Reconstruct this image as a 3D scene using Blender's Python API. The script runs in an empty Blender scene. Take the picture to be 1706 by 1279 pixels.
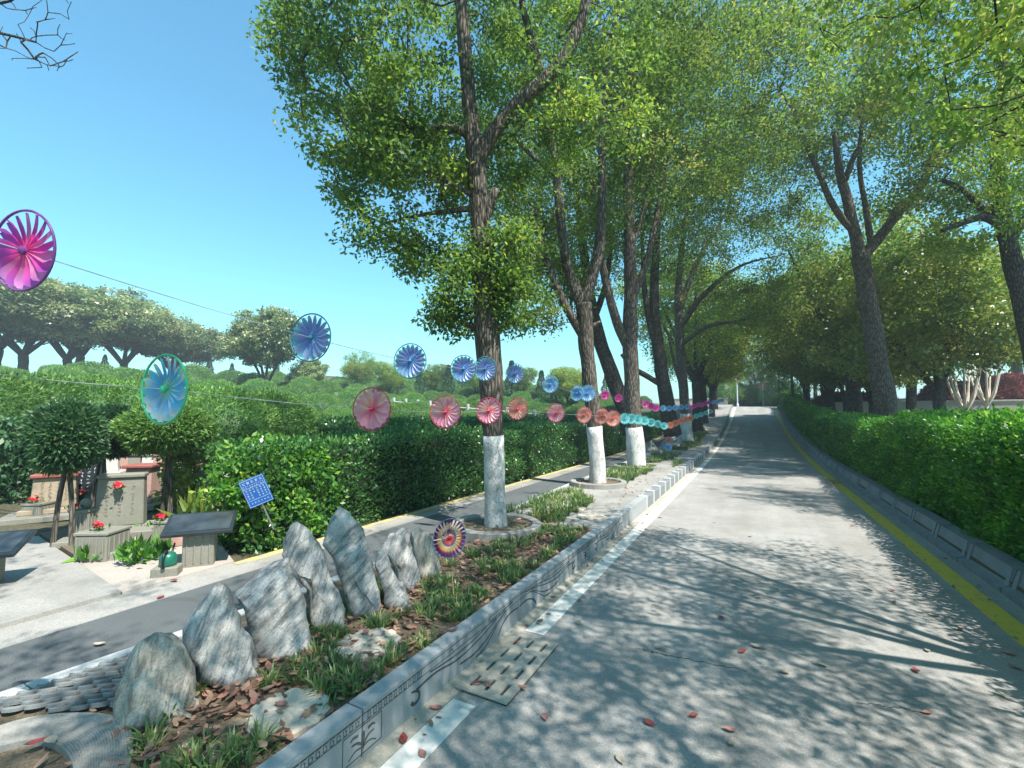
import bpy, bmesh, math, random
import numpy as np
from mathutils import Vector, Matrix, noise
random.seed(7); rng = np.random.default_rng(11)
S = bpy.context.scene
COL = S.collection

# ------------------------------------------------------------------ camera
FPX = 758.3                                   # focal length in pixels of the 1706 px wide photograph
YAW = math.atan(401/FPX); PIT = math.atan((692-639.5)/FPX)
cd = bpy.data.cameras.new('camera'); cam = bpy.data.objects.new('camera', cd); COL.objects.link(cam)
cd.sensor_width = 36; cd.lens = 36*FPX/1706; cd.clip_end = 3000; cd.clip_start = .05
cam.location = (0, 0, 1.6); cam.rotation_euler = (math.pi/2+PIT, 0, YAW)
S.camera = cam
# ------------------------------------------------------------------ sky, sun, exposure
SUNV = Vector((.62, -.24, 1)).normalized()
EL = math.asin(SUNV.z); AZ = math.atan2(SUNV.x, SUNV.y)
w = bpy.data.worlds.new('World'); S.world = w; w.use_nodes = True
nt = w.node_tree; sk = nt.nodes.new('ShaderNodeTexSky'); sk.sky_type = 'NISHITA'; sk.sun_disc = False
sk.sun_elevation = EL; sk.sun_rotation = AZ; sk.air_density = 1.5; sk.dust_density = .3; sk.ozone_density = 2.6
tm = nt.nodes.new('ShaderNodeMix'); tm.data_type = 'RGBA'; tm.blend_type = 'MULTIPLY'; tm.inputs[0].default_value = 1; tm.inputs[7].default_value = (.53, 1.0, 1.04, 1)   # the photograph's cyan sky
nt.links.new(sk.outputs[0], tm.inputs[6]); nt.links.new(tm.outputs[2], nt.nodes['Background'].inputs[0]); nt.nodes['Background'].inputs[1].default_value = .108
sl = bpy.data.lights.new('sun', 'SUN'); sl.energy = 4.6; sl.angle = math.radians(.53); sl.color = (1, .95, .87)
so = bpy.data.objects.new('sun', sl); COL.objects.link(so); so.rotation_euler = SUNV.to_track_quat('Z', 'Y').to_euler(); so.location = (20, 5, 40)
S.view_settings.view_transform = 'Standard'; S.view_settings.look = 'None'; S.view_settings.gamma = 1
S.view_settings.exposure = 1.12
S.render.engine = 'CYCLES'
S.cycles.max_bounces = 6; S.cycles.diffuse_bounces = 4; S.cycles.transmission_bounces = 4

# ------------------------------------------------------------------ pixel -> place helpers
_F0 = np.array([-math.sin(YAW), math.cos(YAW), 0]); _R = np.array([math.cos(YAW), math.sin(YAW), 0]); _U0 = np.array([0, 0, 1.])
_F = _F0*math.cos(PIT)+_U0*math.sin(PIT); _U = -_F0*math.sin(PIT)+_U0*math.cos(PIT); _C = np.array([0, 0, 1.6])
def ray(u, v): return _F*FPX+_R*(u-853)+_U*(639.5-v)
def P(u, v, Z): return _C+ray(u, v)*(Z/FPX)                  # a pixel at a known depth
def G(u, v, z=0.2):                                           # a pixel on level ground
    d = ray(u, v); return _C+d*((z-1.6)/d[2])
def PX(x, y, z):                                              # place -> pixel (own checks)
    d = np.array([x, y, z])-_C; k = d@_F; return 853+FPX*(d@_R)/k, 639.5-FPX*(d@_U)/k, k

# ------------------------------------------------------------------ object helpers
def tag(o, label=None, cat=None, group=None, kind=None):
    if label: o['label'] = label
    if cat: o['category'] = cat
    if group: o['group'] = group
    if kind: o['kind'] = kind
    return o
def link(name, me, mat=None, parent=None, loc=None, rot=None, smooth=False):
    o = bpy.data.objects.new(name, me); COL.objects.link(o)
    if mat and me and not me.materials: me.materials.append(mat)
    if parent: o.parent = parent
    if loc is not None: o.location = loc
    if rot is not None: o.rotation_euler = rot
    if smooth and me: me.polygons.foreach_set('use_smooth', [True]*len(me.polygons))
    return o
def empty(name, loc=(0, 0, 0), rz=0):
    o = bpy.data.objects.new(name, None); COL.objects.link(o); o.location = loc; o.rotation_euler = (0, 0, rz); o.empty_display_size = .1
    return o
def pyd(name, v, f):
    me = bpy.data.meshes.new(name); me.from_pydata([tuple(map(float, p)) for p in v], [], f); me.update(); return me
def bmesh_to(name, bm):
    me = bpy.data.meshes.new(name); bm.normal_update(); bm.to_mesh(me); bm.free(); return me
def quads_mesh(name, V, nper, tint=None, F=None):
    """V (N*nper,3) numpy; every nper vertices make one polygon (fast)."""
    n = len(V)//nper
    me = bpy.data.meshes.new(name)
    me.vertices.add(len(V)); me.vertices.foreach_set('co', V.astype(np.float32).ravel())
    me.loops.add(len(V)); me.loops.foreach_set('vertex_index', np.arange(len(V), dtype=np.int32))
    me.polygons.add(n); me.polygons.foreach_set('loop_start', np.arange(0, len(V), nper, dtype=np.int32))
    me.update(calc_edges=True)
    if tint is not None:
        a = me.attributes.new('tint', 'FLOAT', 'POINT'); a.data.foreach_set('value', np.repeat(tint, nper).astype(np.float32))
    return me
def add_box(bm, x0, x1, y0, y1, z0, z1, bev=0):
    r = bmesh.ops.create_cube(bm, size=1); vs = r['verts']
    for v in vs: v.co = Vector(((x0+x1)/2+v.co.x*(x1-x0), (y0+y1)/2+v.co.y*(y1-y0), (z0+z1)/2+v.co.z*(z1-z0)))
    if bev:
        es = list({e for v in vs for e in v.link_edges}); bmesh.ops.bevel(bm, geom=es, offset=bev, segments=1, affect='EDGES')
    return vs
def box_me(name, x0, x1, y0, y1, z0, z1, bev=.004):
    bm = bmesh.new(); add_box(bm, x0, x1, y0, y1, z0, z1, bev); return bmesh_to(name, bm)
def tube_data(pts, rads, n=8, cap=True, lump=0, seed=0):
    pts = [Vector(p) for p in pts]; V = []; Fc = []
    t0 = (pts[1]-pts[0]).normalized(); a = t0.orthogonal().normalized()
    m = len(pts)
    for i, p in enumerate(pts):
        t = (pts[min(i+1, m-1)]-pts[max(i-1, 0)]).normalized()
        a = (a-t*a.dot(t)).normalized(); b = t.cross(a)
        for k in range(n):
            an = 2*math.pi*k/n; d = a*math.cos(an)+b*math.sin(an); r = rads[i]
            if lump: r *= 1+lump*noise.noise(p*2.3+d*1.3+Vector((seed, 0, 0)))
            V.append(p+d*r)
    for i in range(m-1):
        for k in range(n):
            k2 = (k+1) % n; Fc.append((i*n+k, i*n+k2, (i+1)*n+k2, (i+1)*n+k))
    if cap: Fc.append(tuple(range((m-1)*n, m*n))); Fc.append(tuple(reversed(range(n))))
    return V, Fc
class MB:
    def __init__(s): s.v = []; s.f = []
    def add(s, V, Fc):
        o = len(s.v); s.v += [tuple(p) for p in V]; s.f += [tuple(i+o for i in q) for q in Fc]
    def tube(s, pts, rads, n=6, **k):
        if not hasattr(rads, '__len__'): rads = [rads]*len(pts)
        s.add(*tube_data(pts, rads, n, **k))
    def mesh(s, name): return pyd(name, s.v, s.f)
def smooth_path(pts, k=4):
    """Catmull-Rom through points (any width of tuple)."""
    A = np.array(pts, float); out = []
    for i in range(len(A)-1):
        p0, p1, p2, p3 = A[max(i-1, 0)], A[i], A[i+1], A[min(i+2, len(A)-1)]
        for j in range(k):
            t = j/k; out.append(.5*((2*p1)+(p2-p0)*t+(2*p0-5*p1+4*p2-p3)*t*t+(3*p1-p0-3*p2+p3)*t**3))
    out.append(A[-1]); return out

# ------------------------------------------------------------------ materials
def newmat(name):
    m = bpy.data.materials.new(name); m.use_nodes = True; t = m.node_tree; t.nodes.clear()
    o = t.nodes.new('ShaderNodeOutputMaterial'); return m, t, o
def ramp(t, src, stops):
    r = t.nodes.new('ShaderNodeValToRGB'); e = r.color_ramp.elements
    while len(e) < len(stops): e.new(.5)
    for i, (p, c) in enumerate(stops): e[i].position = p; e[i].color = (*c, 1)
    t.links.new(src, r.inputs[0]); return r.outputs[0]
def nz(t, vec, scale, detail=4, rough=.55, dist=0):
    n = t.nodes.new('ShaderNodeTexNoise'); n.inputs['Scale'].default_value = scale; n.inputs['Detail'].default_value = detail
    n.inputs['Roughness'].default_value = rough; n.inputs['Distortion'].default_value = dist
    if vec is not None: t.links.new(vec, n.inputs['Vector'])
    return n.outputs[0]
def mixc(t, a, b, fac, mode='MIX'):
    m = t.nodes.new('ShaderNodeMix'); m.data_type = 'RGBA'; m.blend_type = mode
    for s, v in ((m.inputs[0], fac), (m.inputs[6], a), (m.inputs[7], b)):
        if hasattr(v, 'node'): t.links.new(v, s)
        elif isinstance(v, (tuple, list)): s.default_value = (*v, 1)
        else: s.default_value = v
    return m.outputs[2]
def mapping(t, scale=(1, 1, 1), rot=(0, 0, 0), coord='Object'):
    c = t.nodes.new('ShaderNodeTexCoord'); m = t.nodes.new('ShaderNodeMapping'); m.inputs['Scale'].default_value = scale; m.inputs['Rotation'].default_value = rot
    t.links.new(c.outputs[coord], m.inputs[0]); return m.outputs[0]
def bump(t, h, strength=.3, dist=.02):
    b = t.nodes.new('ShaderNodeBump'); b.inputs['Strength'].default_value = strength; b.inputs['Distance'].default_value = dist
    t.links.new(h, b.inputs['Height']); return b.outputs[0]
def principled(t, o, col, rough=.8, normal=None, spec=.3):
    p = t.nodes.new('ShaderNodeBsdfPrincipled')
    if hasattr(col, 'node'): t.links.new(col, p.inputs['Base Color'])
    else: p.inputs['Base Color'].default_value = (*col, 1)
    p.inputs['Roughness'].default_value = rough; p.inputs['Specular IOR Level'].default_value = spec
    if normal is not None: t.links.new(normal, p.inputs['Normal'])
    t.links.new(p.outputs[0], o.inputs[0]); return p
def grain(name, dark, light, fine=120, coarse=1.2, rough=.85, bstr=.25, bdist=.004, stain=(.0, .0, .0), stain_amt=.25, spec=.25, mid=None):
    """speckled mineral surface: fine speckle, coarse blotches, dirt stains"""
    m, t, o = newmat(name); v = mapping(t)
    f = nz(t, v, fine, 3, .7); c = nz(t, v, coarse, 6, .6)
    c1 = ramp(t, f, [(.3, dark), (.7, light)])
    st = ramp(t, c, [(.42, (0, 0, 0)), (.68, (1, 1, 1))])
    dk = tuple(a*.72+b*.28 for a, b in zip(dark, stain)) if any(stain) else tuple(a*.72 for a in dark)
    sep = t.nodes.new('ShaderNodeMath'); sep.operation = 'MULTIPLY'; sep.inputs[1].default_value = stain_amt
    bw = t.nodes.new('ShaderNodeRGBToBW'); t.links.new(st, bw.inputs[0]); t.links.new(bw.outputs[0], sep.inputs[0])
    col = mixc(t, c1, dk, sep.outputs[0])
    principled(t, o, col, rough, bump(t, f, bstr, bdist), spec); return m
def plain(name, col, rough=.6, spec=.4, metal=0, var=.12, scale=14):
    m, t, o = newmat(name); v = mapping(t); n = nz(t, v, scale, 4)
    c = ramp(t, n, [(.3, tuple(x*(1-var) for x in col)), (.7, tuple(min(1, x*(1+var)) for x in col))])
    p = principled(t, o, c, rough, None, spec); p.inputs['Metallic'].default_value = metal; return m
def foliage(name, stops, trans=.38, gloss=.07, rough=.38):
    m, t, o = newmat(name)
    a = t.nodes.new('ShaderNodeAttribute'); a.attribute_name = 'tint'
    col = ramp(t, a.outputs['Fac'], stops)
    oi = t.nodes.new('ShaderNodeObjectInfo'); mr = t.nodes.new('ShaderNodeMapRange'); mr.inputs[3].default_value = .78; mr.inputs[4].default_value = 1.22; t.links.new(oi.outputs['Random'], mr.inputs[0])
    hs = t.nodes.new('ShaderNodeHueSaturation'); t.links.new(mr.outputs[0], hs.inputs['Value']); t.links.new(col, hs.inputs['Color']); col = hs.outputs[0]
    d = t.nodes.new('ShaderNodeBsdfDiffuse'); tr = t.nodes.new('ShaderNodeBsdfTranslucent'); g = t.nodes.new('ShaderNodeBsdfGlossy')
    g.inputs['Roughness'].default_value = rough
    t.links.new(col, d.inputs[0])
    h = t.nodes.new('ShaderNodeHueSaturation'); h.inputs['Saturation'].default_value = 1.1; h.inputs['Value'].default_value = 1.35; h.inputs['Hue'].default_value = .492
    t.links.new(col, h.inputs['Color']); t.links.new(h.outputs[0], tr.inputs[0])
    m1 = t.nodes.new('ShaderNodeMixShader'); m1.inputs[0].default_value = trans; t.links.new(d.outputs[0], m1.inputs[1]); t.links.new(tr.outputs[0], m1.inputs[2])
    m2 = t.nodes.new('ShaderNodeMixShader'); m2.inputs[0].default_value = gloss; t.links.new(m1.outputs[0], m2.inputs[1]); t.links.new(g.outputs[0], m2.inputs[2])
    t.links.new(m2.outputs[0], o.inputs[0]); return m
def attr_cloth(name, trans=.55):
    m, t, o = newmat(name); a = t.nodes.new('ShaderNodeAttribute'); a.attribute_name = 'col'
    d = t.nodes.new('ShaderNodeBsdfDiffuse'); tr = t.nodes.new('ShaderNodeBsdfTranslucent'); g = t.nodes.new('ShaderNodeBsdfGlossy'); g.inputs['Roughness'].default_value = .35
    t.links.new(a.outputs['Color'], d.inputs[0]); t.links.new(a.outputs['Color'], tr.inputs[0])
    m1 = t.nodes.new('ShaderNodeMixShader'); m1.inputs[0].default_value = trans; t.links.new(d.outputs[0], m1.inputs[1]); t.links.new(tr.outputs[0], m1.inputs[2])
    m2 = t.nodes.new('ShaderNodeMixShader'); m2.inputs[0].default_value = .05; t.links.new(m1.outputs[0], m2.inputs[1]); t.links.new(g.outputs[0], m2.inputs[2])
    t.links.new(m2.outputs[0], o.inputs[0]); return m
M = {}
def road_mat():
    m, t, o = newmat('road'); v = mapping(t); f = nz(t, v, 210, 2, .8); f2 = nz(t, v, 60, 3, .7); c = nz(t, v, 1.1, 7, .65); d = nz(t, mapping(t, (1.6, .12, 1)), 1.0, 5, .6); e = nz(t, v, 7, 6, .7)
    c1 = ramp(t, f, [(.28, (.2, .2, .193)), (.5, (.4, .392, .375)), (.72, (.58, .56, .53))])
    c1 = mixc(t, c1, ramp(t, f2, [(.35, (.72, .72, .72)), (.65, (1.1, 1.1, 1.1))]), .7, 'MULTIPLY')
    for n_, lo, hi, k in ((c, .38, .66, .8), (d, .4, .62, .6), (e, .36, .6, .45)): c1 = mixc(t, c1, ramp(t, n_, [(lo, (.74, .735, .72)), (hi, (1, 1, 1))]), k, 'MULTIPLY')
    principled(t, o, c1, .9, bump(t, f, .45, .005), .25); return m
M['road'] = road_mat()
M['asphalt'] = grain('asphalt', (.06, .072, .078), (.155, .165, .165), 150, 1.1, .9, .5, .006)
M['cement'] = grain('cement', (.24, .235, .22), (.4, .385, .355), 90, 1.6, .9, .3, .004, stain_amt=.7)
M['paving'] = grain('paving', (.32, .285, .255), (.46, .41, .365), 70, 1.4, .9, .3, .004, stain_amt=.4)
M['kerb'] = grain('kerb', (.26, .28, .29), (.4, .42, .425), 200, 1.7, .7, .2, .003, stain_amt=.3, spec=.35)
M['kerb_light'] = grain('kerb_light', (.36, .38, .385), (.52, .53, .52), 130, 1.5, .75, .2, .003)
M['carve'] = plain('carve', (.075, .083, .087), .9, var=.4, scale=25)
M['carve_soft'] = plain('carve_soft', (.2, .175, .14), .9)
M['gutter'] = grain('gutter', (.36, .33, .275), (.5, .46, .39), 80, 2.2, .9, .4, .006, stain=(.1, .07, .04), stain_amt=.5)
M['soil'] = grain('soil', (.11, .085, .06), (.24, .19, .13), 60, 3, .95, .8, .02)
M['field'] = grain('field', (.055, .055, .035), (.12, .11, .065), 30, 1, .95, .6, .03)
M['block'] = grain('block', (.13, .15, .16), (.27, .29, .3), 140, 3.5, .8, .35, .005, stain_amt=.4)
M['granite'] = grain('granite', (.17, .167, .14), (.3, .29, .245), 120, 3, .75, .25, .003, stain=(.12, .1, .06), stain_amt=.5)
M['tan_stone'] = grain('tan_stone', (.29, .235, .165), (.42, .345, .25), 60, 4, .8, .25, .003, stain=(.1, .07, .04), stain_amt=.5)
M['pink_stone'] = grain('pink_stone', (.36, .22, .185), (.48, .32, .27), 60, 4, .8, .2, .003, stain_amt=.3)
M['red_tile'] = plain('red_tile', (.3, .095, .075), .6)
M['pale_wall'] = grain('pale_wall', (.5, .42, .36), (.64, .56, .48), 40, 1.2, .9, .2, .004)
M['black_stone'] = plain('black_stone', (.022, .027, .03), .22, .6)
M['white_stone'] = plain('white_stone', (.5, .49, .46), .7)
M['stepping'] = grain('stepping', (.42, .375, .31), (.6, .54, .45), 70, 5, .9, .5, .006, stain=(.15, .1, .06), stain_amt=.5)
M['scale'] = grain('scale', (.17, .185, .19), (.3, .31, .305), 110, 4, .85, .4, .004, stain_amt=.5)
M['steel'] = plain('steel', (.35, .36, .37), .4, .5, .8)
M['white_paint_metal'] = plain('white_paint_metal', (.72, .74, .75), .4)
M['blue'] = plain('blue', (.012, .1, .36), .4, .5, 0, .05)
M['white_print'] = plain('white_print', (.62, .72, .8), .5)
M['green_can'] = plain('green_can', (.01, .13, .085), .35, .5)
M['black_plastic'] = plain('black_plastic', (.012, .013, .014), .4)
M['stick'] = plain('stick', (.45, .33, .18), .7)
M['string'] = plain('string', (.3, .33, .35), .7)
M['cloth'] = attr_cloth('cloth')
def paint(name, col, under, wear=.5):
    m, t, o = newmat(name); v = mapping(t); n = nz(t, v, 9, 8, .68); f = nz(t, v, 160, 2, .7)
    k = ramp(t, n, [(wear, (0, 0, 0)), (wear+.13, (1, 1, 1))]); bw = t.nodes.new('ShaderNodeRGBToBW'); t.links.new(k, bw.inputs[0])
    c1 = ramp(t, f, [(.3, tuple(x*.86 for x in col)), (.7, col)]); c2 = ramp(t, f, [(.3, tuple(x*.75 for x in under)), (.7, under)])
    principled(t, o, mixc(t, c1, c2, bw.outputs[0]), .8, bump(t, f, .25, .003)); return m
M['white_line'] = paint('white_line', (.74, .73, .69), (.38, .375, .35), .56)
M['yellow_line'] = paint('yellow_line', (.62, .45, .06), (.28, .26, .18), .55)
M['yellow_faded'] = paint('yellow_faded', (.58, .47, .17), (.36, .35, .3), .47)
def bark_mat(name, dark, light, s=1):
    m, t, o = newmat(name); v = mapping(t, (9*s, 9*s, 1.6*s)); n = nz(t, v, 3.2, 7, .65, .6)
    wv = t.nodes.new('ShaderNodeTexVoronoi'); wv.feature = 'DISTANCE_TO_EDGE'; wv.inputs['Scale'].default_value = 3.0
    nv = t.nodes.new('ShaderNodeMapping'); t.links.new(v, nv.inputs[0]); t.links.new(nv.outputs[0], wv.inputs['Vector'])
    mul = t.nodes.new('ShaderNodeMath'); mul.operation = 'MULTIPLY'; t.links.new(wv.outputs['Distance'], mul.inputs[0]); t.links.new(n, mul.inputs[1])
    sc = t.nodes.new('ShaderNodeMath'); sc.operation = 'MULTIPLY'; sc.inputs[1].default_value = 3.2; t.links.new(mul.outputs[0], sc.inputs[0])
    c = ramp(t, sc.outputs[0], [(.03, tuple(x*.45 for x in dark)), (.22, dark), (.75, light)])
    principled(t, o, c, .92, bump(t, sc.outputs[0], .9, .03), .15); return m
M['bark'] = bark_mat('bark', (.13, .112, .095), (.27, .235, .195))
M['bark_dark'] = bark_mat('bark_dark', (.075, .066, .058), (.16, .14, .118))
M['bark_pale'] = plain('bark_pale', (.62, .52, .42), .8)
def wash():
    m, t, o = newmat('whitewash'); v = mapping(t, (1, 1, .6)); n = nz(t, v, 55, 6, .7); n2 = nz(t, v, 4.5, 6, .65)
    k = ramp(t, n, [(.54, (0, 0, 0)), (.62, (1, 1, 1))]); bw = t.nodes.new('ShaderNodeRGBToBW'); t.links.new(k, bw.inputs[0])
    c1 = ramp(t, n2, [(.35, (.36, .35, .335)), (.5, (.64, .63, .61)), (.66, (.78, .77, .75))])
    principled(t, o, mixc(t, c1, (.22, .19, .17), bw.outputs[0]), .9, bump(t, n, .8, .02)); return m
M['wash'] = wash()
def rock_mat(name, rot, dark=(.29, .295, .3), light=(.7, .7, .685), scale=10):
    m, t, o = newmat(name); v = mapping(t, (1, 1, 1), rot)
    def stretch(sc):
        q = t.nodes.new('ShaderNodeMapping'); q.inputs['Scale'].default_value = sc; t.links.new(v, q.inputs[0]); return q.outputs[0]
    band = nz(t, stretch((2, 2, 15)), 2.4, 9, .72, .7); band2 = nz(t, stretch((1.6, 1.6, 5)), 2.2, 6, .65, 1.6)
    f = nz(t, mapping(t), 95, 4, .75); c = nz(t, mapping(t), 5, 6, .65)
    mid = tuple(.45*x+.55*y for x, y in zip(dark, light))
    a = ramp(t, mixc(t, band, band2, .45), [(.36, tuple(.7*x for x in dark)), (.45, dark), (.5, mid), (.55, tuple(.85*x for x in light)), (.63, light)])
    b = ramp(t, f, [(.3, (.5, .5, .52)), (.58, (1, 1, 1))])
    col = mixc(t, a, b, .85, 'MULTIPLY')
    d = ramp(t, c, [(.4, (.62, .6, .56)), (.66, (1, 1, 1))]); col = mixc(t, col, d, .8, 'MULTIPLY')
    hh = mixc(t, band, f, .5)
    principled(t, o, col, .85, bump(t, hh, .5, .012), .2); return m
M['rock_a'] = rock_mat('rock_a', (.2, 1.2, .1)); M['rock_b'] = rock_mat('rock_b', (.3, .75, .2), scale=8); M['rock_c'] = rock_mat('rock_c', (.5, 1.35, .3), (.3, .285, .25), (.66, .635, .57), 6)
M['leaf_cam'] = foliage('leaf_cam', [(0, (0.068, 0.125, 0.039)), (.45, (0.160, 0.276, 0.056)), (.75, (0.318, 0.392, 0.081)), (.92, (0.500, 0.482, 0.143)), (1, (0.500, 0.356, 0.160))], .5, .015, .45)
M['leaf_far'] = foliage('leaf_far', [(0, (0.055, 0.123, 0.046)), (.4, (0.144, 0.232, 0.078)), (.75, (0.332, 0.382, 0.156)), (1, (0.425, 0.437, 0.221))], .35, .05)
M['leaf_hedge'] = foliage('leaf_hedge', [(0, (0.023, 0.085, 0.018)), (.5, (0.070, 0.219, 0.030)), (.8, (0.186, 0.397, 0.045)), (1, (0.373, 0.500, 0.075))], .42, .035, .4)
M['leaf_hedge_dark'] = foliage('leaf_hedge_dark', [(0, (0.022, 0.068, 0.025)), (.5, (0.055, 0.169, 0.044)), (.8, (0.128, 0.279, 0.061)), (1, (0.255, 0.405, 0.088))], .3, .06, .32)
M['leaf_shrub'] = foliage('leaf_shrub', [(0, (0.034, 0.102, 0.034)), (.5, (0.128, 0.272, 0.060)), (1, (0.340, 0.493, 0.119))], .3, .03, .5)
M['leaf_cypress'] = foliage('leaf_cypress', [(0, (0.018, 0.068, 0.033)), (.5, (0.045, 0.128, 0.053)), (1, (0.120, 0.225, 0.075))], .3, .04, .5)
M['leaf_yellow'] = foliage('leaf_yellow', [(0, (0.106, 0.186, 0.034)), (.5, (0.230, 0.339, 0.059)), (1, (0.478, 0.474, 0.119))], .45, .06)
M['leaf_maroon'] = foliage('leaf_maroon', [(0, (0.091, 0.021, 0.023)), (.5, (0.221, 0.065, 0.058)), (1, (0.390, 0.169, 0.130))], .35, .05)
M['grass'] = foliage('grass', [(0, (0.059, 0.121, 0.037)), (.5, (0.146, 0.242, 0.078)), (.85, (0.312, 0.348, 0.121)), (1, (0.500, 0.468, 0.242))], .3, .06)
M['litter'] = foliage('litter', [(0, (0.130, 0.074, 0.049)), (.4, (0.286, 0.162, 0.112)), (.75, (0.442, 0.304, 0.210)), (1, (0.442, 0.162, 0.126))], .2, .05, .5)
M['flower_red'] = plain('flower_red', (.62, .012, .03), .6)

# ------------------------------------------------------------------ terrain profile
def zr(y):
    if y < 14: return 0.
    if y < 44: return .0022*(y-14)**2
    if y < 52: t = y-44; return .0022*900+.132*t-.132*t*t/16
    return 2.508
def H(x, y):
    z = zr(y)
    if x < -1.695:
        z += .14+.1*max(0, -x-6.6)-(.1*max(0, -x-60) if x < -60 else 0)
        if x < -100: z = zr(y)+.14+.1*93.4-4-.02*(-x-100)
    elif x > 2.0: z += .1+.07*max(0, min(x, 60)-4.5)
    else: z -= .03
    return z
def grid_coords(stops): return sorted(set(round(s, 3) for s in stops))
gx = grid_coords([-900, -500, -300, -200, -140, -100, -80, -60]+[-50+2*i for i in range(20)]+[-11+.5*i for i in range(18)]+[-1.70, -1.69, 2.0, 2.01, 3, 4, 4.5, 6, 8, 10, 14, 18, 24, 30, 40, 60, 100, 200, 400, 900])
gy = grid_coords([-400, -200, -100, -50, -30]+[-20+2*i for i in range(45)]+[75, 90, 120, 160, 250, 400, 900])
V = [(x, y, H(x, y)) for y in gy for x in gx]; nx = len(gx)
Fc = [(j*nx+i, j*nx+i+1, (j+1)*nx+i+1, (j+1)*nx+i) for j in range(len(gy)-1) for i in range(nx-1)]
tag(link('ground', pyd('ground', V, Fc), M['field']), kind='structure')
def yr(y0, y1, st=.5): 
    n = max(1, int(round((y1-y0)/st))); return [y0+(y1-y0)*i/n for i in range(n+1)]
def strip(name, xa, xb, z, y0, y1, mat, kind='structure', parent=None, thick=.03):
    fa = xa if callable(xa) else (lambda y: xa); fb = xb if callable(xb) else (lambda y: xb)
    ys = yr(y0, y1); V = []; Fc = []
    for y in ys:
        a, b, h = fa(y), fb(y), zr(y)+z
        V += [(a, y, h), (b, y, h), (b, y, h-thick), (a, y, h-thick)]
    for i in range(len(ys)-1):
        o = i*4; q = o+4
        Fc += [(o, o+1, q+1, q), (o+1, o+2, q+2, q+1), (o+3, o, q, q+3)]
    Fc += [(3, 2, 1, 0), (len(V)-4, len(V)-3, len(V)-2, len(V)-1)]
    o = link(name, pyd(name, V, Fc), mat, parent)
    if kind: tag(o, kind=kind)
    return o
def flush(y):                                   # edge between the left lane and the verge
    pts = [(-8, -3.75), (0, -3.5), (1.8, -3.32), (4, -3.05), (5.7, -2.98+.0), (9, -3.3), (14, -3.45), (60, -3.45)]
    pts = [(-8, -3.75), (0, -3.5), (1.8, -3.33), (4, -3.2), (6, -3.28), (9, -3.42), (14, -3.5), (60, -3.5)]
    return float(np.interp(y, [p[0] for p in pts], [p[1] for p in pts]))
road = strip('road', -1.6, 1.93, 0, -12, 52, M['road'], thick=.04)
strip('gutter', -1.67, -1.555, .006, -12, 50, M['gutter'])
strip('left_lane', lambda y: -4.1, lambda y: flush(y), .18, -12, 52, M['asphalt'])
strip('lane_margin', -4.47, -4.1, .184, -12, 52, M['cement'])
strip('verge', lambda y: flush(y)+.09, -1.76, .196, -12, 5.5, M['soil'])
strip('verge_paving', lambda y: flush(y)+.09, -1.76, .198, 5.5, 52, M['cement'])
for a, b in ((-12, 2.22), (3.14, 48)):
    tag(strip('white_line', -1.55, -1.40, .004+.002, a, b, M['white_line'], thick=.004), kind='structure')
tag(strip('yellow_line', 1.60, 1.77, .005, -8, 46, M['yellow_line'], thick=.004), kind='structure')
tag(strip('yellow_edge_line', -4.465, -4.36, .189, 2.7, 46, M['yellow_faded'], thick=.004), kind='structure')
tag(strip('yellow_edge_line', -4.465, -4.36, .189, -8, .95, M['yellow_faded'], thick=.004), kind='structure')
# hairline cracks in the road
def ribbon(pts, wdt, z):
    V = []; Fc = []
    for i, p in enumerate(pts):
        a = np.array(pts[max(i-1, 0)]); b = np.array(pts[min(i+1, len(pts)-1)]); d = b-a; d = d/np.linalg.norm(d); n = np.array([-d[1], d[0]])*wdt/2*(.5+random.random())
        V += [(p[0]+n[0], p[1]+n[1], z), (p[0]-n[0], p[1]-n[1], z)]
    for i in range(len(pts)-1): Fc.append((2*i, 2*i+1, 2*i+3, 2*i+2))
    return V, Fc
for (u0, v0, u1, v1) in ((1105, 1090, 1245, 1118), (1430, 1170, 1545, 1187), (1060, 1080, 1110, 1092)):
    a, b = G(u0, v0, 0), G(u1, v1, 0); n = 26
    pts = [(a[0]+(b[0]-a[0])*i/n+random.uniform(-.012, .012), a[1]+(b[1]-a[1])*i/n+random.uniform(-.012, .012)) for i in range(n+1)]
    link('crack', pyd('crack', *ribbon(pts, .007, .0025)), M['carve'], road)

# ------------------------------------------------------------------ carved kerb beside the road
kerb = tag(empty('carved_kerb', (0, 0, 0)), kind='structure')
def kerb_stone_me(L):
    bm = bmesh.new(); add_box(bm, -1.765, -1.66, .004, L-.004, -.05, .23, .006); return bmesh_to('kerb_stone', bm)
k16 = kerb_stone_me(1.6)
FACE = -1.6585
def face_ribbon(pts, w0, w1=None):
    """ribbon lying on the kerb's road face, pts in (y,z)"""
    w1 = w0 if w1 is None else w1; V = []; Fc = []; n = len(pts)
    for i, p in enumerate(pts):
        a = np.array(pts[max(i-1, 0)]); b = np.array(pts[min(i+1, n-1)]); d = b-a; d = d/(np.linalg.norm(d)+1e-9); nn = np.array([-d[1], d[0]])*(w0+(w1-w0)*i/(n-1))/2
        for s in (1, -1):
            for xx in (FACE, FACE-.0025): V.append((xx, p[0]+s*nn[0], p[1]+s*nn[1]))
    for i in range(n-1):
        o = 4*i; q = o+4; Fc += [(o, o+2, q+2, q), (o+1, q+1, q+3, o+3), (o, q, q+1, o+1), (o+2, o+3, q+3, q+2)]
    return V, Fc
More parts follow.
